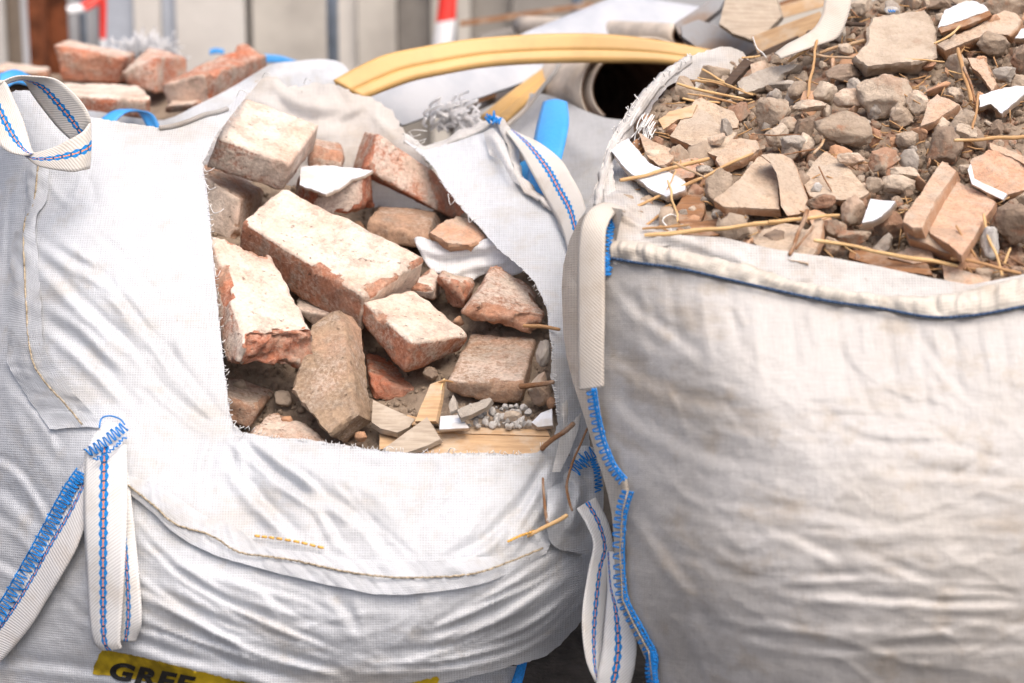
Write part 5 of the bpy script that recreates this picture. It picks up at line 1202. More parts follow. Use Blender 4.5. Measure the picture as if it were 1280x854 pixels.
# white lining standing behind the hem
SLn = Surf([(767, 300, 3.66), (803, 296, 3.66), (870, 292, 3.64), (940, 304, 3.61), (1035, 321, 3.59), (1160, 347, 3.575), (1280, 344, 3.57), (1500, 310, 3.60), (800, 335, 3.62), (980, 365, 3.57), (1160, 400, 3.55), (1280, 390, 3.54), (1500, 360, 3.57)],
           [([(790, 305), (850, 300), (930, 330)], 6, 8, 'p'), ([(880, 298), (920, 320), (945, 345)], 5, 6), ([(800, 298), (870, 292), (930, 303)], 4, 7)], [(30, 18, 5, False)], 5)
sheet('lining', [(767, 306), (785, 303), (803, 299), (850, 294), (905, 297), (938, 305), (970, 312), (1001, 317), (1035, 321), (1098, 333), (1162, 347), (1212, 356), (1245, 350), (1280, 343), (1380, 326), (1500, 308), (1500, 365), (1280, 396), (1160, 406), (980, 372), (850, 342), (767, 330)], SLn, M['hem'], rb_, 5, seed=7)
SL2 = Surf([(763, 205, 4.02), (770, 260, 3.74), (800, 230, 3.90), (840, 270, 3.78), (882, 290, 3.70), (830, 300, 3.66), (770, 300, 3.67), (790, 200, 3.98)],
           [([(764, 238), (800, 262), (848, 290)], 5, 16, 'p'), ([(766, 262), (800, 282), (835, 296)], 5, 14, 'p'), ([(764, 212), (790, 235), (815, 262), (845, 282)], 5, 13, 'p'), ([(775, 285), (810, 294), (850, 297)], 4, 10)], [(24, 20, 6, False)], 4)
sheet('lining', [(758, 206), (764, 192), (776, 204), (800, 222), (822, 242), (836, 262), (848, 282), (862, 292), (880, 296), (850, 306), (800, 310), (768, 312), (757, 290), (755, 240)], SL2, M['hem'], rb_, 4, fray=2, seed=9)
# torn rim on the left running back
ST = Surf([(757, 262, 3.78), (762, 200, 3.92), (772, 168, 4.0), (800, 125, 4.12), (830, 95, 4.22), (870, 68, 4.34), (905, 58, 4.40), (930, 66, 4.40), (900, 100, 4.34), (850, 128, 4.22), (800, 180, 4.06), (740, 240, 3.86), (715, 290, 3.86)],
          [([(768, 190), (800, 140), (840, 95)], 5, 14, 'p'), ([(760, 240), (770, 200), (790, 165)], 5, 12, 'p'), ([(850, 80), (880, 72), (910, 70)], 5, 8), ([(750, 260), (752, 225), (765, 190)], 6, -10)], [(20, 20, 6, False)], 4)
sheet('torn_rim', [(720, 288), (734, 258), (745, 232), (752, 206), (760, 180), (768, 166), (782, 142), (800, 118), (814, 104), (828, 92), (846, 80), (866, 70), (888, 62), (906, 58), (918, 60), (930, 66), (936, 74), (920, 100), (900, 122), (884, 132), (866, 120), (870, 100), (850, 98), (832, 112), (818, 130), (804, 156), (790, 172), (776, 184), (766, 200), (768, 230), (775, 262), (758, 268), (738, 272)], ST, M['bag_back'], rb_, 4, fray=3, seed=5)
ribbon('rolled_edge', [(752, 262, 3.80), (757, 232, 3.86), (766, 200, 3.93), (776, 176, 3.99), (792, 156, 4.05), (806, 138, 4.10), (822, 116, 4.16), (842, 96, 4.24), (866, 80, 4.32)], [(742, 258, 3.83), (750, 220, 3.89), (758, 190, 3.95), (764, 174, 4.0), (780, 148, 4.06), (796, 124, 4.12), (812, 105, 4.18), (834, 86, 4.26), (860, 70, 4.34)], M['hem'], rb_, n=80, m=6, thick=.002, bow=.008, crumple=.012, seed=3)
rg = np.random.default_rng(8); ln = []
for k in range(46):
    t = rg.random(); x = 768 + 100 * t; y = 172 - 100 * t ** .8 + rg.normal(0, 3); d = 4.0 + .33 * t; a = rg.uniform(-3.1, -1.2); l = rg.uniform(4, 11)
    ln.append(catmull(WP([(x, y, d), (x + math.cos(a) * l * .5, y + math.sin(a) * l * .6, d - .005), (x + math.cos(a) * l, y + math.sin(a + .5) * l, d - .01)]), 6))
for k in range(26):
    x = 812 + rg.normal(0, 5); y = 150 + rg.normal(0, 6); l = rg.uniform(8, 22)
    ln.append(catmull(WP([(x, y, 4.05), (x - l * .4, y + l * .7, 4.03), (x - l * .6 + rg.normal(0, 4), y + l * 1.3, 4.0)]), 6))
threads('loose_thread', [catmull(WP([(941, 46, 4.38), (946, 60, 4.37), (953, 66, 4.36), (958, 72, 4.35)]), 10)], .0011, M['white_thread'], rb_, 4)
threads('loose_thread', [catmull(WP([(848, 272, 3.72), (838, 268, 3.71), (828, 276, 3.70), (842, 290, 3.69)]), 10)], .0011, M['white_thread'], rb_, 4)
tag(threads('frayed_fringe', ln, .0011, M['white_thread'], rb_, 4), kind='stuff')
# overlock seam down the left corner
SO = Surf([(762, 318, 3.625), (737, 488, 3.64), (783, 604, 3.625), (773, 690, 3.66), (820, 850, 3.645), (750, 553, 3.655)])
threads('overlock_stitch', stitch_lines([(739, 486, 0), (744, 519, 0), (752, 553, 0), (764, 582, 0), (779, 602, 0)], 6, 8.0, SO, .008, lines=(-.95, -.45, -.2), jit=.07, seed=1), .0015, M['blue'], rb_)
threads('overlock_stitch', stitch_lines([(785, 613, 0), (778, 635, 0), (774, 665, 0), (774, 714, 0), (779, 751, 0), (793, 779, 0), (811, 812, 0), (815, 824, 0), (814, 840, 0), (817, 860, 0), (824, 900, 0)], 7, 8.0, SO, .008, lines=(-.95, -.35), jit=.07, seed=2)
        , .0015, M['blue'], rb_)
threads('overlock_stitch', stitch_lines([(768, 268, 3.70), (763, 290, 3.665), (760, 320, 3.64), (757, 345, 3.64)], 4, 4.5, None, .006, jit=.35, seed=3), .0015, M['blue'], rb_)
so = [(785, 613), (778, 640), (775, 690), (778, 750), (792, 780), (811, 815), (815, 850)]
threads('seam_stitch', [np.array(W(*np.array(so, float).T, SO.d(np.array(so, float)) - .012))], .0012, M['brown_thread'], rb_)
ribbon('corner_seam', [(768, 690, 3.69), (770, 720, 3.69), (776, 755, 3.685), (788, 785, 3.68), (806, 818, 3.67), (812, 850, 3.67), (818, 900, 3.68)], [(780, 690, 3.66), (782, 720, 3.66), (786, 748, 3.66), (800, 778, 3.65), (818, 810, 3.65), (822, 850, 3.65), (828, 900, 3.66)], M['hem_grey'], rb_, n=50, m=4, thick=.0015, bow=.004)
ribbon('corner_seam', [(733, 488, 3.67), (738, 520, 3.68), (745, 556, 3.68), (758, 586, 3.665), (776, 606, 3.65), (772, 632, 3.66), (768, 665, 3.68), (768, 692, 3.69)], [(746, 486, 3.65), (751, 518, 3.66), (758, 550, 3.665), (769, 578, 3.65), (784, 602, 3.635), (786, 634, 3.64), (780, 665, 3.66), (780, 692, 3.66)], M['hem_grey'], rb_, n=60, m=4, thick=.0015, bow=.004)
# lifting straps of the right bag
ribbon('lifting_loop', [(724, 488, 3.66), (723, 451, 3.65), (723, 400, 3.645), (723, 325, 3.645), (726, 288, 3.65), (733, 268, 3.665), (744, 258, 3.69), (756, 254, 3.72), (768, 258, 3.745)], [(755, 484, 3.64), (755, 440, 3.63), (756, 395, 3.625), (756, 325, 3.625), (757, 292, 3.63), (761, 278, 3.645), (768, 268, 3.665), (776, 264, 3.69), (782, 265, 3.71)], M['strap_plain'], rb_, n=100, m=8, thick=.0035, bow=.003)
ribbon('lifting_loop', [(1034, -30, 4.30), (1030, 4, 4.28), (1026, 22, 4.27), (1016, 37, 4.26), (1001, 47, 4.25), (984, 56, 4.25), (968, 68, 4.24)], [(1068, -30, 4.30), (1064, 2, 4.28), (1058, 26, 4.27), (1047, 47, 4.26), (1022, 57, 4.24), (996, 66, 4.22), (976, 74, 4.22)], M['strap_plain'], rb_, n=70, m=8, thick=.003, bow=.004)

# ------------------------------------------------------------------ the rubble heap
HD = tps([(765, 300, 3.72), (850, 300, 3.68), (1000, 325, 3.64), (1160, 350, 3.63), (1280, 345, 3.62), (1500, 320, 3.66), (770, 190, 4.02), (805, 140, 4.13), (860, 90, 4.32), (940, 80, 4.36), (1000, 45, 4.40), (1080, 0, 4.44), (1200, -20, 4.44), (1400, -30, 4.44),
          (900, 200, 3.97), (1000, 200, 3.92), (1100, 200, 3.90), (1250, 200, 3.88), (1400, 200, 3.90), (1000, 120, 4.16), (1100, 100, 4.16), (1250, 100, 4.12), (1050, 270, 3.76), (1250, 280, 3.74)])
def hd(x, y): return float(HD(np.array([float(x)]), np.array([float(y)]))[0])
class HeapS:
    def d(s, P):
        d = HD(P[:, 0], P[:, 1]) + .035
        q = np.c_[P / 15.0, np.zeros(len(P))]; d = d - .022 * fbm(q, 5, 3, .6); q2 = np.c_[P / 5.0, np.zeros(len(P)) + 4]; return d - .006 * fbm(q2, 3, 5, .6, True)
bedpoly = [(758, 320), (760, 215), (776, 185), (805, 140), (840, 110), (880, 88), (940, 74), (985, 62), (1012, 40), (1060, 14), (1110, -6), (1200, -20), (1500, -30), (1500, 330), (1280, 362), (1160, 366), (1000, 335), (850, 312)]
P_, F_ = fill(bedpoly, 4, 0, 0); hsf = HeapS(); mb = MB(); mb.add(W(P_[:, 0], P_[:, 1], hsf.d(P_)), F_)
add_grit(mb, bedpoly, hsf, 3400, 0, 1.8, 7.0)
o = mb.build('fine_rubble', M['rubble_bed'], None)
tag(o, 'fine crumbled mortar and grit lying between the stones of the right heap', 'rubble', None, 'stuff')
HP = 'loose stones of the right rubble heap'
HS = 'broken clay tile pieces on the right heap'

def hslab(poly, mat, label, off=(2, 10, .03), lift=.03, kx=0., ky=.0030, name='tile_shard', cat='tile shard', group=HS, seed=0, cv=.004, **k):
    cx, cy = np.mean(poly, 0); k.setdefault('cell', 4); k.setdefault('rough', .0026); k.setdefault('bev', 1.0); k.setdefault('jag', 1.5)
    return prism(name, poly, plane_d(cx, cy, hd(cx, cy) - lift, kx, ky, cv if mat == 'clay' else 0), off, M[mat], label, cat, group, seed=seed, **k)
def hrock(x0, y0, x1, y1, mat, label, rot=0, seed=0, lift=.02, **k):
    cx, cy = (x0 + x1) / 2, (y0 + y1) / 2; k.setdefault('group', 'larger stones of the right rubble heap')
    return rock(cx, cy, x1 - x0, y1 - y0, hd(cx, cy) - lift, mat, label, rot, seed, **k)

# slabs and shards
hslab([(1092, 20), (1120, 16), (1157, 12), (1166, 26), (1172, 37), (1170, 50), (1170, 70), (1150, 78), (1120, 80), (1084, 84), (1067, 72), (1080, 58), (1084, 49), (1084, 34)], 'stone_pale', 'largest flat beige mortar slab near the top of the right heap', (0, 12, .05), .07, ky=.0026, name='mortar_slab', cat='mortar slab', group=None, seed=51, rough=.005, bev=3.5)
hslab([(1088, 248), (1104, 250), (1120, 251), (1112, 262), (1102, 271), (1090, 277), (1077, 279), (1082, 263)], 'glaze', 'bright white curved ceramic chip in the middle of the right heap', (2, 7, .018), .085, ky=.0018, name='ceramic_chip', cat='ceramic chip', group='white ceramic pieces on the right heap', seed=52, rough=.0003, jag=0)
hslab([(763, 188), (772, 180), (785, 173), (800, 190), (812, 203), (829, 211), (845, 219), (858, 228), (857, 238), (845, 242), (833, 246), (815, 238), (800, 226), (778, 208)], 'glaze', 'large white glazed shard leaning on the torn rim at left of the heap', (2, 7, .02), .075, ky=.0022, name='ceramic_chip', cat='ceramic shard', group='white ceramic pieces on the right heap', seed=53, rough=.0004)
hslab([(1180, 13), (1208, 0), (1222, 2), (1231, 6), (1237, 13), (1205, 25), (1172, 35)], 'paint', 'white faced board offcut with brown lower edge at the top right', (1, 6, .02), .08, ky=.0024, name='board_offcut', cat='board offcut', group='white faced board offcuts on the right heap', seed=54, rough=.0004)
hslab([(1237, 13), (1240, 19), (1210, 32), (1176, 41), (1172, 35), (1205, 25)], 'wood_brown', 'brown core layer under the white faced board offcut at the top right', (1, 4, .02), .079, ky=.0015, name='board_core', cat='board core', group=None, seed=55, rough=.0006)
hslab([(1223, 119), (1248, 111), (1272, 107), (1290, 108), (1275, 124), (1252, 142), (1238, 130), (1224, 134)], 'paint', 'bluish white board offcut jutting in from the right edge of the heap', (1, 5, .02), .05, ky=.0022, name='board_offcut', cat='board offcut', group='white faced board offcuts on the right heap', seed=56, rough=.0006)
hslab([(1276, 36), (1290, 30), (1300, 48), (1268, 48)], 'paint', 'small pale board corner at the upper right edge of the photo', (1, 5, .02), .05, name='board_offcut', cat='board offcut', group='white faced board offcuts on the right heap', seed=57, rough=.0006)
hslab([(1170, 57), (1195, 44), (1225, 28), (1257, 12), (1270, 16), (1277, 24), (1272, 36), (1262, 44), (1240, 42), (1215, 50), (1180, 64)], 'clay', 'long tan clay tile piece slanting up to the right behind the grey stone', (4, 12, .04), .05, ky=.0024, seed=58, tone=.12, bev=3, rough=.004)
hslab([(1208, 71), (1229, 72), (1238, 88), (1247, 106), (1240, 114), (1228, 98), (1214, 84)], 'clay', 'brown wedge of clay tile standing right of the tall reed pair', (4, 8, .03), .05, ky=.0012, seed=59, tone=.3, bev=2, rough=.003)
hslab([(1172, 118), (1186, 124), (1198, 131), (1184, 142), (1168, 152), (1150, 159), (1154, 146), (1158, 130)], 'clay', 'pointed clay shard with orange lower edge in mid heap', (3, 7, .02), .06, ky=.0018, seed=60, tone=.35, rough=.003)
hslab([(1000, 224), (1014, 208), (1024, 194), (1033, 188), (1050, 200), (1067, 216), (1080, 230), (1088, 242), (1070, 250), (1040, 250), (1012, 246)], 'clay', 'triangular dusty clay shard lying flat behind the folded corner shard', (1, 6, .02), .03, ky=.0028, seed=61, tone=.0)
# folded corner shard
hslab([(891, 250), (905, 240), (925, 222), (938, 206), (948, 195), (966, 197), (972, 215), (974, 240), (974, 262), (960, 262), (935, 260), (905, 259)], 'clay', 'folded clay corner shard at left of the heap, its wide pale wing', (2, 9, .018), .075, kx=.0008, ky=.0020, cv=-.012, seed=62, tone=.05, rough=.001)
oc = COL.objects[-1]
oc['label'] = 'pale folded clay corner shard with a raised rib, left front of the heap'
def wing(parent, poly, mat, off, lift, kx, ky, name, tone, **k):
    cx, cy = np.mean(poly, 0); k.setdefault('cell', 4); k.setdefault('rough', .0012); k.setdefault('bev', 1.0)
    prism(name, poly, plane_d(cx, cy, hd(cx, cy) - lift, kx, ky), off, M[mat], parent=parent, tone=tone, **k)
wing(oc, [(950, 193), (962, 191), (978, 192), (989, 198), (996, 212), (1000, 224), (1008, 244), (1013, 262), (1000, 268), (984, 270), (976, 258), (974, 238), (970, 216), (962, 202)], 'clay', (3, 4, .03), .085, .0009, .0014, 'rib', .1, seed=63)
# dusty corner piece with two flanges
od = hslab([(837, 170), (850, 150), (866, 132), (884, 140), (905, 160), (922, 166), (912, 180), (899, 197), (872, 186)], 'clay', 'dusty grey clay corner tile with a low wall, upper left of the heap', (1, 8, .02), .05, ky=.0026, seed=64, tone=.0)
wing(od, [(862, 134), (868, 124), (876, 121), (900, 132), (927, 143), (922, 160), (905, 162), (886, 148), (872, 142)], 'clay', (3, 4, .03), .045, .0004, .0008, 'tile_wall', .0, seed=65)
# grey curved piece with small cube on it
og = hslab([(920, 103), (928, 96), (945, 88), (965, 82), (985, 80), (1000, 80), (990, 88), (980, 92), (972, 104), (955, 111), (935, 116), (922, 119)], 'stone_grey', 'grey curved pipe shard below the little beige cube', (5, 5, .03), .05, ky=.0014, name='pipe_shard', cat='pipe shard', group=None, seed=66, bev=3, rough=.0015)
hslab([(936, 80), (947, 76), (956, 74), (958, 84), (948, 94), (940, 94)], 'stone_pale', 'little beige cube of mortar balanced on the grey curved shard', (4, 5, .02), .075, ky=.001, name='mortar_cube', cat='mortar lump', group=None, seed=67, bev=1.5)
hslab([(931, 72), (941, 77), (918, 102), (898, 128), (886, 134), (884, 128), (908, 98)], 'wood_dark', 'thin dark board standing on edge by the torn rim', (2, 3, .012), .05, ky=.0016, name='board_offcut', cat='board offcut', group=None, seed=68, rough=.0005)
hslab([(822, 150), (837, 139), (871, 130), (866, 146), (846, 150), (829, 163)], 'wood', 'sawn brown wood block end near the torn rim', (4, 7, .03), .05, ky=.002, name='wood_block', cat='wood block', group=None, seed=69, rough=.0006)
hslab([(798, 165), (812, 174), (825, 179), (838, 184), (846, 192), (838, 204), (825, 210), (810, 198), (802, 182)], 'clay', 'tan curved tile fragment beside the large white glazed shard', (4, 8, .03), .045, ky=.0016, seed=70, tone=.15, bev=2)
# cup-shaped shard
ocp = hslab([(893, 200), (902, 186), (914, 173), (930, 172), (946, 175), (951, 186), (940, 194), (920, 204), (900, 212)], 'clay', 'hollow tan shard like half a cup, behind the folded corner shard', (3, 7, .02), .06, ky=.0014, seed=71, tone=.15, bev=2)
# ridge tile with rib
ot = thing('roof_tile', tuple(W(1185, 270, 3.74)), 'broken orange roof tile with raised rib, largest tile near the front rim', 'roof tile', HS)
wing(ot, [(1190, 222), (1212, 234), (1230, 242), (1246, 252), (1240, 262), (1232, 272), (1216, 300), (1202, 320), (1186, 306), (1162, 292), (1160, 280), (1172, 250)], 'clay', (1, 10, .02), .075, .0, .0026, 'plate', .62, seed=72, rough=.0014, cell=4)
wing(ot, [(1178, 201), (1188, 206), (1196, 213), (1186, 228), (1174, 246), (1162, 266), (1152, 286), (1140, 286), (1128, 278), (1130, 270), (1146, 246), (1164, 220)], 'clay', (5, 12, .03), .115, .0003, .0027, 'rib', .35, seed=73, rough=.0014, bev=2.5, cell=4)
wing(ot, [(1128, 280), (1140, 287), (1152, 288), (1165, 293), (1176, 296), (1182, 306), (1196, 318), (1180, 316), (1160, 306), (1136, 298)], 'clay', (2, 10, .03), .085, .0, .0008, 'broken_edge', .15, seed=74, rough=.0025, cell=4)
# right-edge pieces
ow = hslab([(1212, 202), (1236, 186), (1258, 190), (1290, 206), (1290, 236), (1258, 244), (1236, 234), (1216, 226)], 'clay', 'dark red brown tile leaning at the right edge, white underside showing', (2, 6, .02), .06, ky=.0010, seed=75, tone=.8, rough=.004)
wing(ow, [(1213, 204), (1217, 223), (1236, 232), (1259, 243), (1254, 250), (1232, 240), (1214, 230), (1209, 212)], 'paint', (1, 2, .008), .075, .0, .001, 'white_underside', .1, seed=76, rough=.0005)
hslab([(1236, 178), (1256, 184), (1290, 200), (1290, 210), (1262, 196), (1236, 186)], 'clay', 'curved clay rim strip above the dark red brown tile', (1, 5, .02), .085, ky=.0012, seed=77, tone=.3, bev=1.5)
hslab([(1140, 306), (1165, 308), (1168, 326), (1140, 330), (1110, 322)], 'clay', 'brown shard under the front of the orange roof tile', (1, 6, .02), .045, ky=.002, seed=78, tone=.3)
hslab([(1176, 326), (1200, 336), (1240, 348), (1234, 356), (1205, 360), (1180, 350)], 'clay', 'flat orange brown shard just behind the front rim at right', (1, 6, .02), .04, ky=.002, seed=79, tone=.4)
hslab([(938, 300), (955, 286), (978, 279), (1000, 282), (1018, 290), (1022, 312), (1010, 330), (960, 320)], 'clay', 'flat dusty tile in the middle just behind the front lining', (1, 6, .02), .035, ky=.0026, seed=80, tone=.0)
hslab([(1000, 300), (1012, 282), (1022, 268), (1030, 276), (1026, 300), (1016, 322), (1002, 322)], 'clay', 'upright pale shard under the long thick reed, mid front', (3, 6, .02), .055, ky=.0012, seed=81, tone=.2)
hslab([(1065, 300), (1100, 315), (1160, 330), (1166, 344), (1110, 338), (1060, 322)], 'wood_brown', 'flat brown board sliver beneath the speckled reed', (1, 5, .015), .03, name='board_offcut', cat='board offcut', group=None, seed=82, rough=.0006)
hslab([(838, 212), (850, 200), (872, 196), (880, 206), (866, 222), (846, 224)], 'clay', 'reddish shard in the shadow under the dusty corner tile', (1, 5, .02), .02, seed=83, tone=.8)
hslab([(842, 262), (858, 236), (878, 228), (882, 262), (872, 286), (850, 280)], 'wood_brown', 'dark splintered wood between the crossing reeds at left', (1, 5, .02), .015, name='board_offcut', cat='board offcut', group=None, seed=84)
hslab([(845, 286), (880, 276), (915, 272), (910, 292), (862, 300)], 'wood_brown', 'brown wood scrap behind the long thick reed', (1, 5, .02), .02, name='board_offcut', cat='board offcut', group=None, seed=85)

# named stones
for q in ((1060, 90, 1141, 150, 'stone_pale', 'big pitted tan mortar lump under the beige slab', 5, 101, .05), (1016, 139, 1096, 190, 'stone', 'broad rounded grey lump, largest stone in mid heap', -6, 102, .05), (1080, 184, 1126, 220, 'stone', 'round grey stone above the white ceramic chip', 10, 103, .04),
          (1119, 160, 1154, 187, 'stone', 'oval stone right of the broad grey lump', 12, 104, .03), (1157, 158, 1208, 212, 'stone_dark', 'big dark stone above the orange roof tile', 20, 105, .03), (1111, 208, 1154, 227, 'stone_pale', 'pale finger-shaped stone left of the roof tile rib', 4, 106, .04), (991, 142, 1022, 179, 'stone_dark', 'dark stone touching the broad grey lump on its left', 0, 107, .03),
          (944, 122, 994, 166, 'stone', 'knobbly two-headed stone under the grey curved shard', -20, 108, .05), (984, 100, 1016, 132, 'stone', 'smooth grey stone left of the tall thin reed', 15, 109, .04), (1014, 101, 1048, 130, 'stone_pale', 'angular beige stone right of the tall thin reed', -10, 110, .035), (1028, 80, 1082, 106, 'stone_dark', 'long shaded stone below the beige slab at left', 6, 111, .02),
          (1217, 38, 1262, 71, 'stone', 'rounded grey stone below the long tan tile piece', 8, 112, .05), (1132, 108, 1162, 146, 'stone_pale', 'upright pale stone left of the pointed shard', -24, 113, .05), (1235, 238, 1296, 306, 'stone_dark', 'dark clumpy mortar block at the right edge', 0, 114, .06), (1226, 282, 1250, 326, 'gravel', 'small white stone stuck on a short reed near the front rim', 8, 115, .06),
          (1050, 240, 1084, 284, 'stone_pale', 'squarish block with a light top left of the white chip', -8, 116, .04), (1092, 254, 1134, 304, 'stone_dark', 'long dark stone tucked under the white chip', 35, 117, .025), (892, 266, 941, 306, 'stone', 'smooth dark cobble behind the front lining at left', 10, 118, .03), (1023, 272, 1052, 298, 'stone_dark', 'small dark cobble under the tip of the thick reed', 10, 119, .045),
          (1044, 284, 1090, 306, 'stone', 'flat cobble in front of the light topped block', -5, 120, .04), (874, 208, 920, 262, 'stone', 'tall rough clod between the crossing reeds and the corner shard', 35, 121, .06), (864, 206, 892, 220, 'stone_grey', 'small grey clod behind the crossing reeds', 0, 122, .04), (1008, 240, 1050, 262, 'stone_dark', 'long dark cobble on the triangular shard', 4, 123, .05), (1013, 228, 1030, 242, 'gravel', 'tiny white chip on the triangular shard', 0, 124, .05),
          (1042, 190, 1082, 208, 'stone_pale', 'flattish orange tinged stone below the broad grey lump', -8, 125, .045), (898, 146, 916, 174, 'stone_grey', 'finger of grey mortar standing on the dusty corner tile', 15, 126, .07), (884, 166, 908, 184, 'stone_pale', 'brown nugget on the dusty corner tile', -20, 127, .07), (1082, 220, 1106, 242, 'stone', 'brownish stone just above the white chip', 0, 128, .04),
          (1100, 218, 1150, 246, 'stone_pale', 'wide flat mortar piece left of the roof tile', -12, 129, .03), (975, 168, 1012, 194, 'stone_grey', 'pointed grey flake above the folded corner shard', -20, 130, .04), (955, 150, 992, 186, 'stone_pale', 'light mottled stone under the two-headed stone', 0, 131, .045), (1040, 110, 1082, 142, 'stone_pale', 'flat slanted piece left of the pitted tan lump', -30, 132, .04),
          (958, 66, 986, 84, 'stone', 'brown stone behind the grey curved shard', -6, 133, .03), (1044, 54, 1068, 70, 'stone_pale', 'white grey stone left of the beige slab', 0, 134, .05), (960, 100, 1000, 116, 'stone_grey', 'grey stone right of the grey curved shard', -8, 135, .03), (990, 124, 1036, 142, 'stone_pale', 'long flat pale stone above the broad grey lump', -8, 136, .045),
          (1240, 80, 1272, 104, 'stone_grey', 'pale grey stone above the bluish white board', 0, 137, .05), (1258, 52, 1296, 92, 'stone_dark', 'reddish dark lump at the right edge below the pale board corner', 0, 138, .05), (1216, -14, 1290, 30, 'stone', 'large grey boulder in the top right corner', 0, 139, .02), (1060, -4, 1098, 20, 'stone_pale', 'pale round stone at the top beside the back strap', 10, 140, .03),
          (1182, 136, 1226, 172, 'stone', 'broken lump below the short upright straw', -10, 141, .04), (1164, 160, 1200, 190, 'stone_dark', 'shaded stone left of the level golden reed', 0, 142, .04), (1186, 154, 1222, 176, 'stone_pale', 'light wedge resting under the level golden reed', -14, 143, .055)):
    hrock(*q[:5], q[5], q[6], q[7], q[8], sub=4, ncut=13, rough=.15, lump=.2)
hrock(1104, 8, 1124, 20, 'gravel', 'tiny white cap with blue marks at the top of the heap', 0, 150, .05, name='cap', cat='cap', group=None, sub=3)
cap = COL.objects[-1]
dcap = hd(1114, 14) - .085
threads('blue_marks', [catmull(WP([(1110 + k * 3, 12, dcap), (1112 + k * 3, 15.5, dcap), (1113 + k * 3, 12.5, dcap)]), 8) for k in range(3)], .0009, M['blue'], cap, 4)

# the many loose stones: individuals that share a few meshes
protoS = [mesh('stone', *(lambda g: (g[0] * np.array([.012, .012, .0042 if i >= 13 else .012]), g[1]))(rock_geo(500 + i, 4 if i < 10 else 3, 12 if i < 13 else 18, .15 if i < 13 else .06, .25))) for i in range(18)]
mats = ['stone', 'stone', 'stone_dark', 'stone_pale', 'stone', 'stone_grey']
marks = [('the large white glazed shard', 810, 210), ('the folded corner shard', 950, 235), ('the triangular dusty shard', 1040, 225), ('the white ceramic chip', 1098, 262), ('the orange roof tile', 1180, 265), ('the dark clumpy block at the right edge', 1262, 272), ('the dark red brown tile at right', 1255, 212), ('the bluish white board', 1250, 122), ('the tall reed pair', 1207, 92),
         ('the pointed orange edged shard', 1175, 138), ('the pitted tan mortar lump', 1100, 120), ('the broad grey lump', 1056, 165), ('the beige slab', 1120, 50), ('the tall thin reed', 1016, 80), ('the grey curved shard', 960, 98), ('the two-headed stone', 968, 145), ('the dusty corner tile', 885, 160), ('the sawn wood block', 845, 146), ('the thin dark board', 912, 100), ('the crossing reeds', 860, 240), ('the speckled reed', 1080, 308), ('the long thick reed', 930, 282), ('the rounded grey stone at top right', 1240, 55), ('the level golden reed', 1235, 174), ('the round grey stone', 1103, 202)]
rg = np.random.default_rng(77)
heap_poly = [(770, 296), (766, 215), (806, 150), (845, 116), (884, 92), (940, 80), (990, 66), (1015, 50), (1060, 20), (1110, 0), (1300, -14), (1300, 345), (1160, 352), (1000, 325), (850, 300)]
pts = []; cnt = 0
while len(pts) < 250 and cnt < 40000:
    cnt += 1
    x, y = rg.uniform(766, 1300), rg.uniform(-14, 352)
    if not inside(np.array([[x, y]]), heap_poly)[0]: continue
    r = 6.0 + 14 * rg.random() ** 1.6
    if any((x - a) ** 2 + (y - b) ** 2 < ((r + c) * .64) ** 2 for a, b, c in pts): continue
    pts.append((x, y, r))
for i, (x, y, r) in enumerate(pts):
    k = int(rg.integers(18)); m = mats[int(rg.integers(len(mats)))] if k < 13 else 'clay'
    o = bpy.data.objects.new('tile_chip' if k >= 13 else 'stone' if r > 7 else 'mortar_crumb', protoS[k]); COL.objects.link(o)
    if not protoS[k].materials: protoS[k].materials.append(M[m])
    o.material_slots[0].link = 'OBJECT'; o.material_slots[0].material = M[m]
    d = hd(x, y) - .012; s = r * d / FOC / .012
    o.location = W(x, y, d); o.scale = (s * rg.uniform(.85, 1.25), s * rg.uniform(.8, 1.2), s * rg.uniform(.65, 1.0)); o.rotation_euler = tuple(rg.uniform(0, 6.28, 3))
    nm = min(marks, key=lambda q: (q[1] - x) ** 2 + (q[2] - y) ** 2)[0]
    size = ('tiny clay chip' if r <= 7 else 'clay tile chip') if k >= 13 else 'tiny mortar crumb' if r <= 7 else 'small stone' if r <= 11 else 'fist sized stone'
    tone = {'stone': 'grey brown', 'stone_dark': 'dark brown', 'stone_pale': 'pale', 'stone_grey': 'cool grey', 'clay': 'tan'}[m]
    o['tone'] = float(rg.uniform(0, .7)); o['dust'] = .4
    tag(o, f'{tone} {size} lying nearest to {nm}', 'stone', HP)

# reeds and sticks on the heap
GR = 'reeds and sticks on the right heap'
def hs(a, b, rpx, label, mat='straw', la=.06, lb=.05, seed=0, mid=None):
    A = (*a, hd(*a) - la); B = (*b, hd(*b) - lb)
    m = mid or ((a[0] + b[0]) / 2, (a[1] + b[1]) / 2, None)
    C_ = (m[0], m[1], (A[2] + B[2]) / 2 if m[2] is None else m[2])
    return stick([A, C_, B], rpx * .68, label, mat, GR, seed=seed + 20)
hs((772, 226), (887, 199), 3.6, 'thick golden reed over the large white glazed shard', la=.10, lb=.08, seed=1)
hs((781, 266), (942, 192), 3.0, 'long golden reed rising from the left corner to the cup shard', la=.03, lb=.09, seed=2)
hs((778, 305), (838, 256), 2.4, 'brown reed standing on the left corner of the rim', la=.0, lb=.06, seed=3)
hs((804, 294), (980, 276), 4.0, 'thickest golden reed lying along the front lining, left part', la=.05, lb=.09, seed=4)
hs((960, 277), (1049, 268), 3.2, 'golden reed end continuing the thickest reed to the right', la=.095, lb=.08, seed=5)
hs((803, 287), (862, 281), 2.2, 'thinner reed lying against the thickest golden reed', la=.055, lb=.07, seed=6)
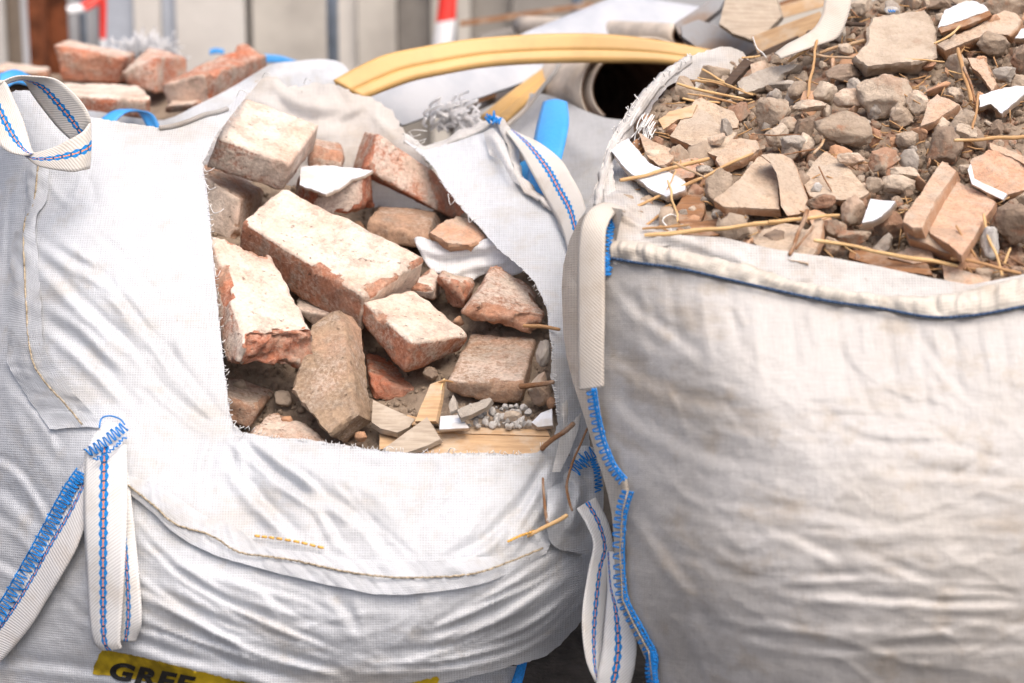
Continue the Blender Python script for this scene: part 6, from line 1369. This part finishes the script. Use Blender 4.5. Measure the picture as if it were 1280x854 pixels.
hs((1016, 300), (1198, 332), 3.6, 'speckled brown and pale reed pointing at the front rim', la=.08, lb=.06, seed=7)
hs((1188, 323), (1276, 342), 3.4, 'short thick reed at the front rim, right corner', la=.08, lb=.05, seed=8)
hs((1191, 177), (1284, 171), 3.4, 'level golden reed at the right edge of the photo', la=.09, lb=.08, seed=9)
hs((1026, 26), (1008, 124), 2.6, 'tall thin golden reed standing upright in the heap', la=.12, lb=.07, seed=10)
hs((1046, 31), (986, 79), 3.4, 'stout ochre reed crossing the tall thin reed', la=.10, lb=.06, seed=11)
hs((1199, 60), (1213, 126), 3.8, 'split brown reed, left one of the tall pair', la=.10, lb=.06, seed=12)
hs((1206, 84), (1219, 126), 2.8, 'darker brown reed, right one of the tall pair', 'wood_brown', .09, .055, seed=13)
hs((1223, 117), (1215, 160), 2.6, 'short upright pale straw at the left of the bluish white board', la=.09, lb=.07, seed=14)
hs((1020, 69), (1082, 75), 2.6, 'pale wood stick level across the heap by the beige slab', 'wood', .07, .06, seed=15)
hs((1024, 66), (1082, 49), 3.2, 'grey brown slat end rising to the back strap', 'wood', .06, .06, seed=16)
hs((1168, 54), (1199, 34), 2.0, 'thin reed along the lower edge of the white faced offcut', la=.09, lb=.08, seed=17)
hs((834, 226), (848, 278), 2.0, 'upright brown reed crossing the pile at the white shard', la=.10, lb=.06, seed=18)
hs((842, 203), (881, 222), 2.0, 'short whitish straw by the upright brown reed', 'wood', .11, .10, seed=19)
hs((846, 214), (834, 236), 1.4, 'fine brown straw leaning on the white shard', la=.10, lb=.09, seed=20)
hs((987, 318), (1010, 264), 4.2, 'dark red folded stalk across the thickest reed', 'wood_brown', .06, .11, seed=21)
hs((996, 312), (1016, 282), 2.4, 'thin red brown stalk beside the dark folded one', 'wood_brown', .06, .09, seed=22)
hs((1196, 281), (1220, 322), 2.2, 'thin brown reed leaning on the front of the roof tile', la=.11, lb=.07, seed=23)
hs((1228, 268), (1254, 346), 2.6, 'reed carrying the small white stone', la=.10, lb=.05, seed=24)
hs((1263, 310), (1257, 330), 2.0, 'short straw below the dark clumpy block', la=.07, lb=.05, seed=25)
hs((1252, 316), (1286, 336), 2.0, 'brown straw at the right corner of the front rim', 'wood_brown', .05, .05, seed=26)
for i, (a, b, r) in enumerate((((846, 106), (931, 124), 2.4), ((877, 88), (907, 101), 1.8), ((852, 122), (900, 128), 2.0), ((868, 100), (925, 112), 1.8), ((872, 96), (940, 118), 1.5), ((860, 116), (920, 130), 1.8))):
    hs(a, b, r, ('longest', 'topmost', 'lowest', 'second highest', 'finest', 'second lowest')[i] + ' golden reed of the bundle poking over the torn rim', la=.08, lb=.06, seed=30 + i)
hs((926, 72), (950, 70), 2.2, 'short orange stalk at the top of the thin dark board', la=.06, lb=.05, seed=40)
hs((1037, 32), (1082, 31), 4.0, 'flat dark brown slat level at the top, left of the beige slab', 'wood_dark', .09, .09, seed=41)
hs((1064, 12), (1072, 22), 1.8, 'tiny brown stalk at the top beside the strap', 'wood_brown', .07, .05, seed=42)
hs((1112, 72), (1180, 76), 1.6, 'thin straw under the front of the beige slab', la=.07, lb=.06, seed=43)
hs((1018, 192), (1034, 170), 2.2, 'short stick under the broad grey lump', 'wood', .06, .04, seed=44)
hs((960, 196), (1022, 186), 1.6, 'thin dark twig above the folded corner shard', 'wood_brown', .07, .06, seed=45)
hs((1024, 208), (1040, 238), 1.6, 'red brown twig on the triangular shard', 'wood_brown', .07, .05, seed=46)
hs((1150, 130), (1120, 112), 1.5, 'fine straw on the pitted tan mortar lump', la=.07, lb=.07, seed=47)
hs((1186, 88), (1202, 92), 1.4, 'tiny straw left of the tall reed pair', la=.06, lb=.05, seed=48)
hs((940, 168), (1002, 170), 1.3, 'hair-thin twig lying across the light mottled stone', 'wood_brown', .08, .07, seed=49)
rg = np.random.default_rng(91); ln = []
for k in range(420):
    x, y = rg.uniform(790, 1290), rg.uniform(0, 345)
    if not inside(np.array([[x, y]]), heap_poly)[0]: continue
    a = rg.uniform(-.6, .6) if rg.random() < .7 else rg.uniform(0, 3.1); l = rg.uniform(4, 13); d = hd(x, y) - rg.uniform(-.005, .03)
    ln.append(WP([(x - math.cos(a) * l, y - math.sin(a) * l, d), (x, y + rg.normal(0, 1), d - .003), (x + math.cos(a) * l, y + math.sin(a) * l, d + .002)]))
o = threads('straw_litter', ln, .0012, M['straw'], None, 5); tag(o, 'fine broken straw scattered over the rubble of the right heap', 'straw', None, 'stuff')

# ================================================================== light and camera
wd = bpy.data.worlds.new('World'); SC.world = wd; wd.use_nodes = True
nt = wd.node_tree; bg = nt.nodes['Background']; sk = nt.nodes.new('ShaderNodeTexSky'); sk.sky_type = 'NISHITA'; sk.sun_disc = False
EL, AZ = R(64), R(150)           # sun height, and its bearing from straight ahead (negative: to the left)
sk.sun_elevation = EL; sk.sun_rotation = AZ; sk.air_density = .6; sk.dust_density = 7.0; sk.ozone_density = 0.0
nt.links.new(sk.outputs[0], bg.inputs[0]); bg.inputs[1].default_value = .15
sd = Vector((math.sin(AZ) * math.cos(EL), math.cos(AZ) * math.cos(EL), math.sin(EL)))
sl_ = bpy.data.lights.new('sun', 'SUN'); sl_.energy = .62; sl_.angle = R(75); sl_.color = (1.0, .99, .975)
so_ = bpy.data.objects.new('sun', sl_); COL.objects.link(so_); so_.rotation_euler = sd.to_track_quat('Z', 'Y').to_euler()
cd = bpy.data.cameras.new('camera'); co = bpy.data.objects.new('camera', cd); COL.objects.link(co); SC.camera = co
co.location = CAM; co.rotation_euler = (R(90) - PITCH, 0, 0); cd.lens = 85; cd.sensor_width = 36; cd.clip_end = 200; cd.clip_start = .05
cd.dof.use_dof = True; cd.dof.focus_distance = 4.02; cd.dof.aperture_fstop = 2.8
vs = SC.view_settings; vs.view_transform = 'Standard'; vs.look = 'None'; vs.exposure = .67; vs.gamma = 1
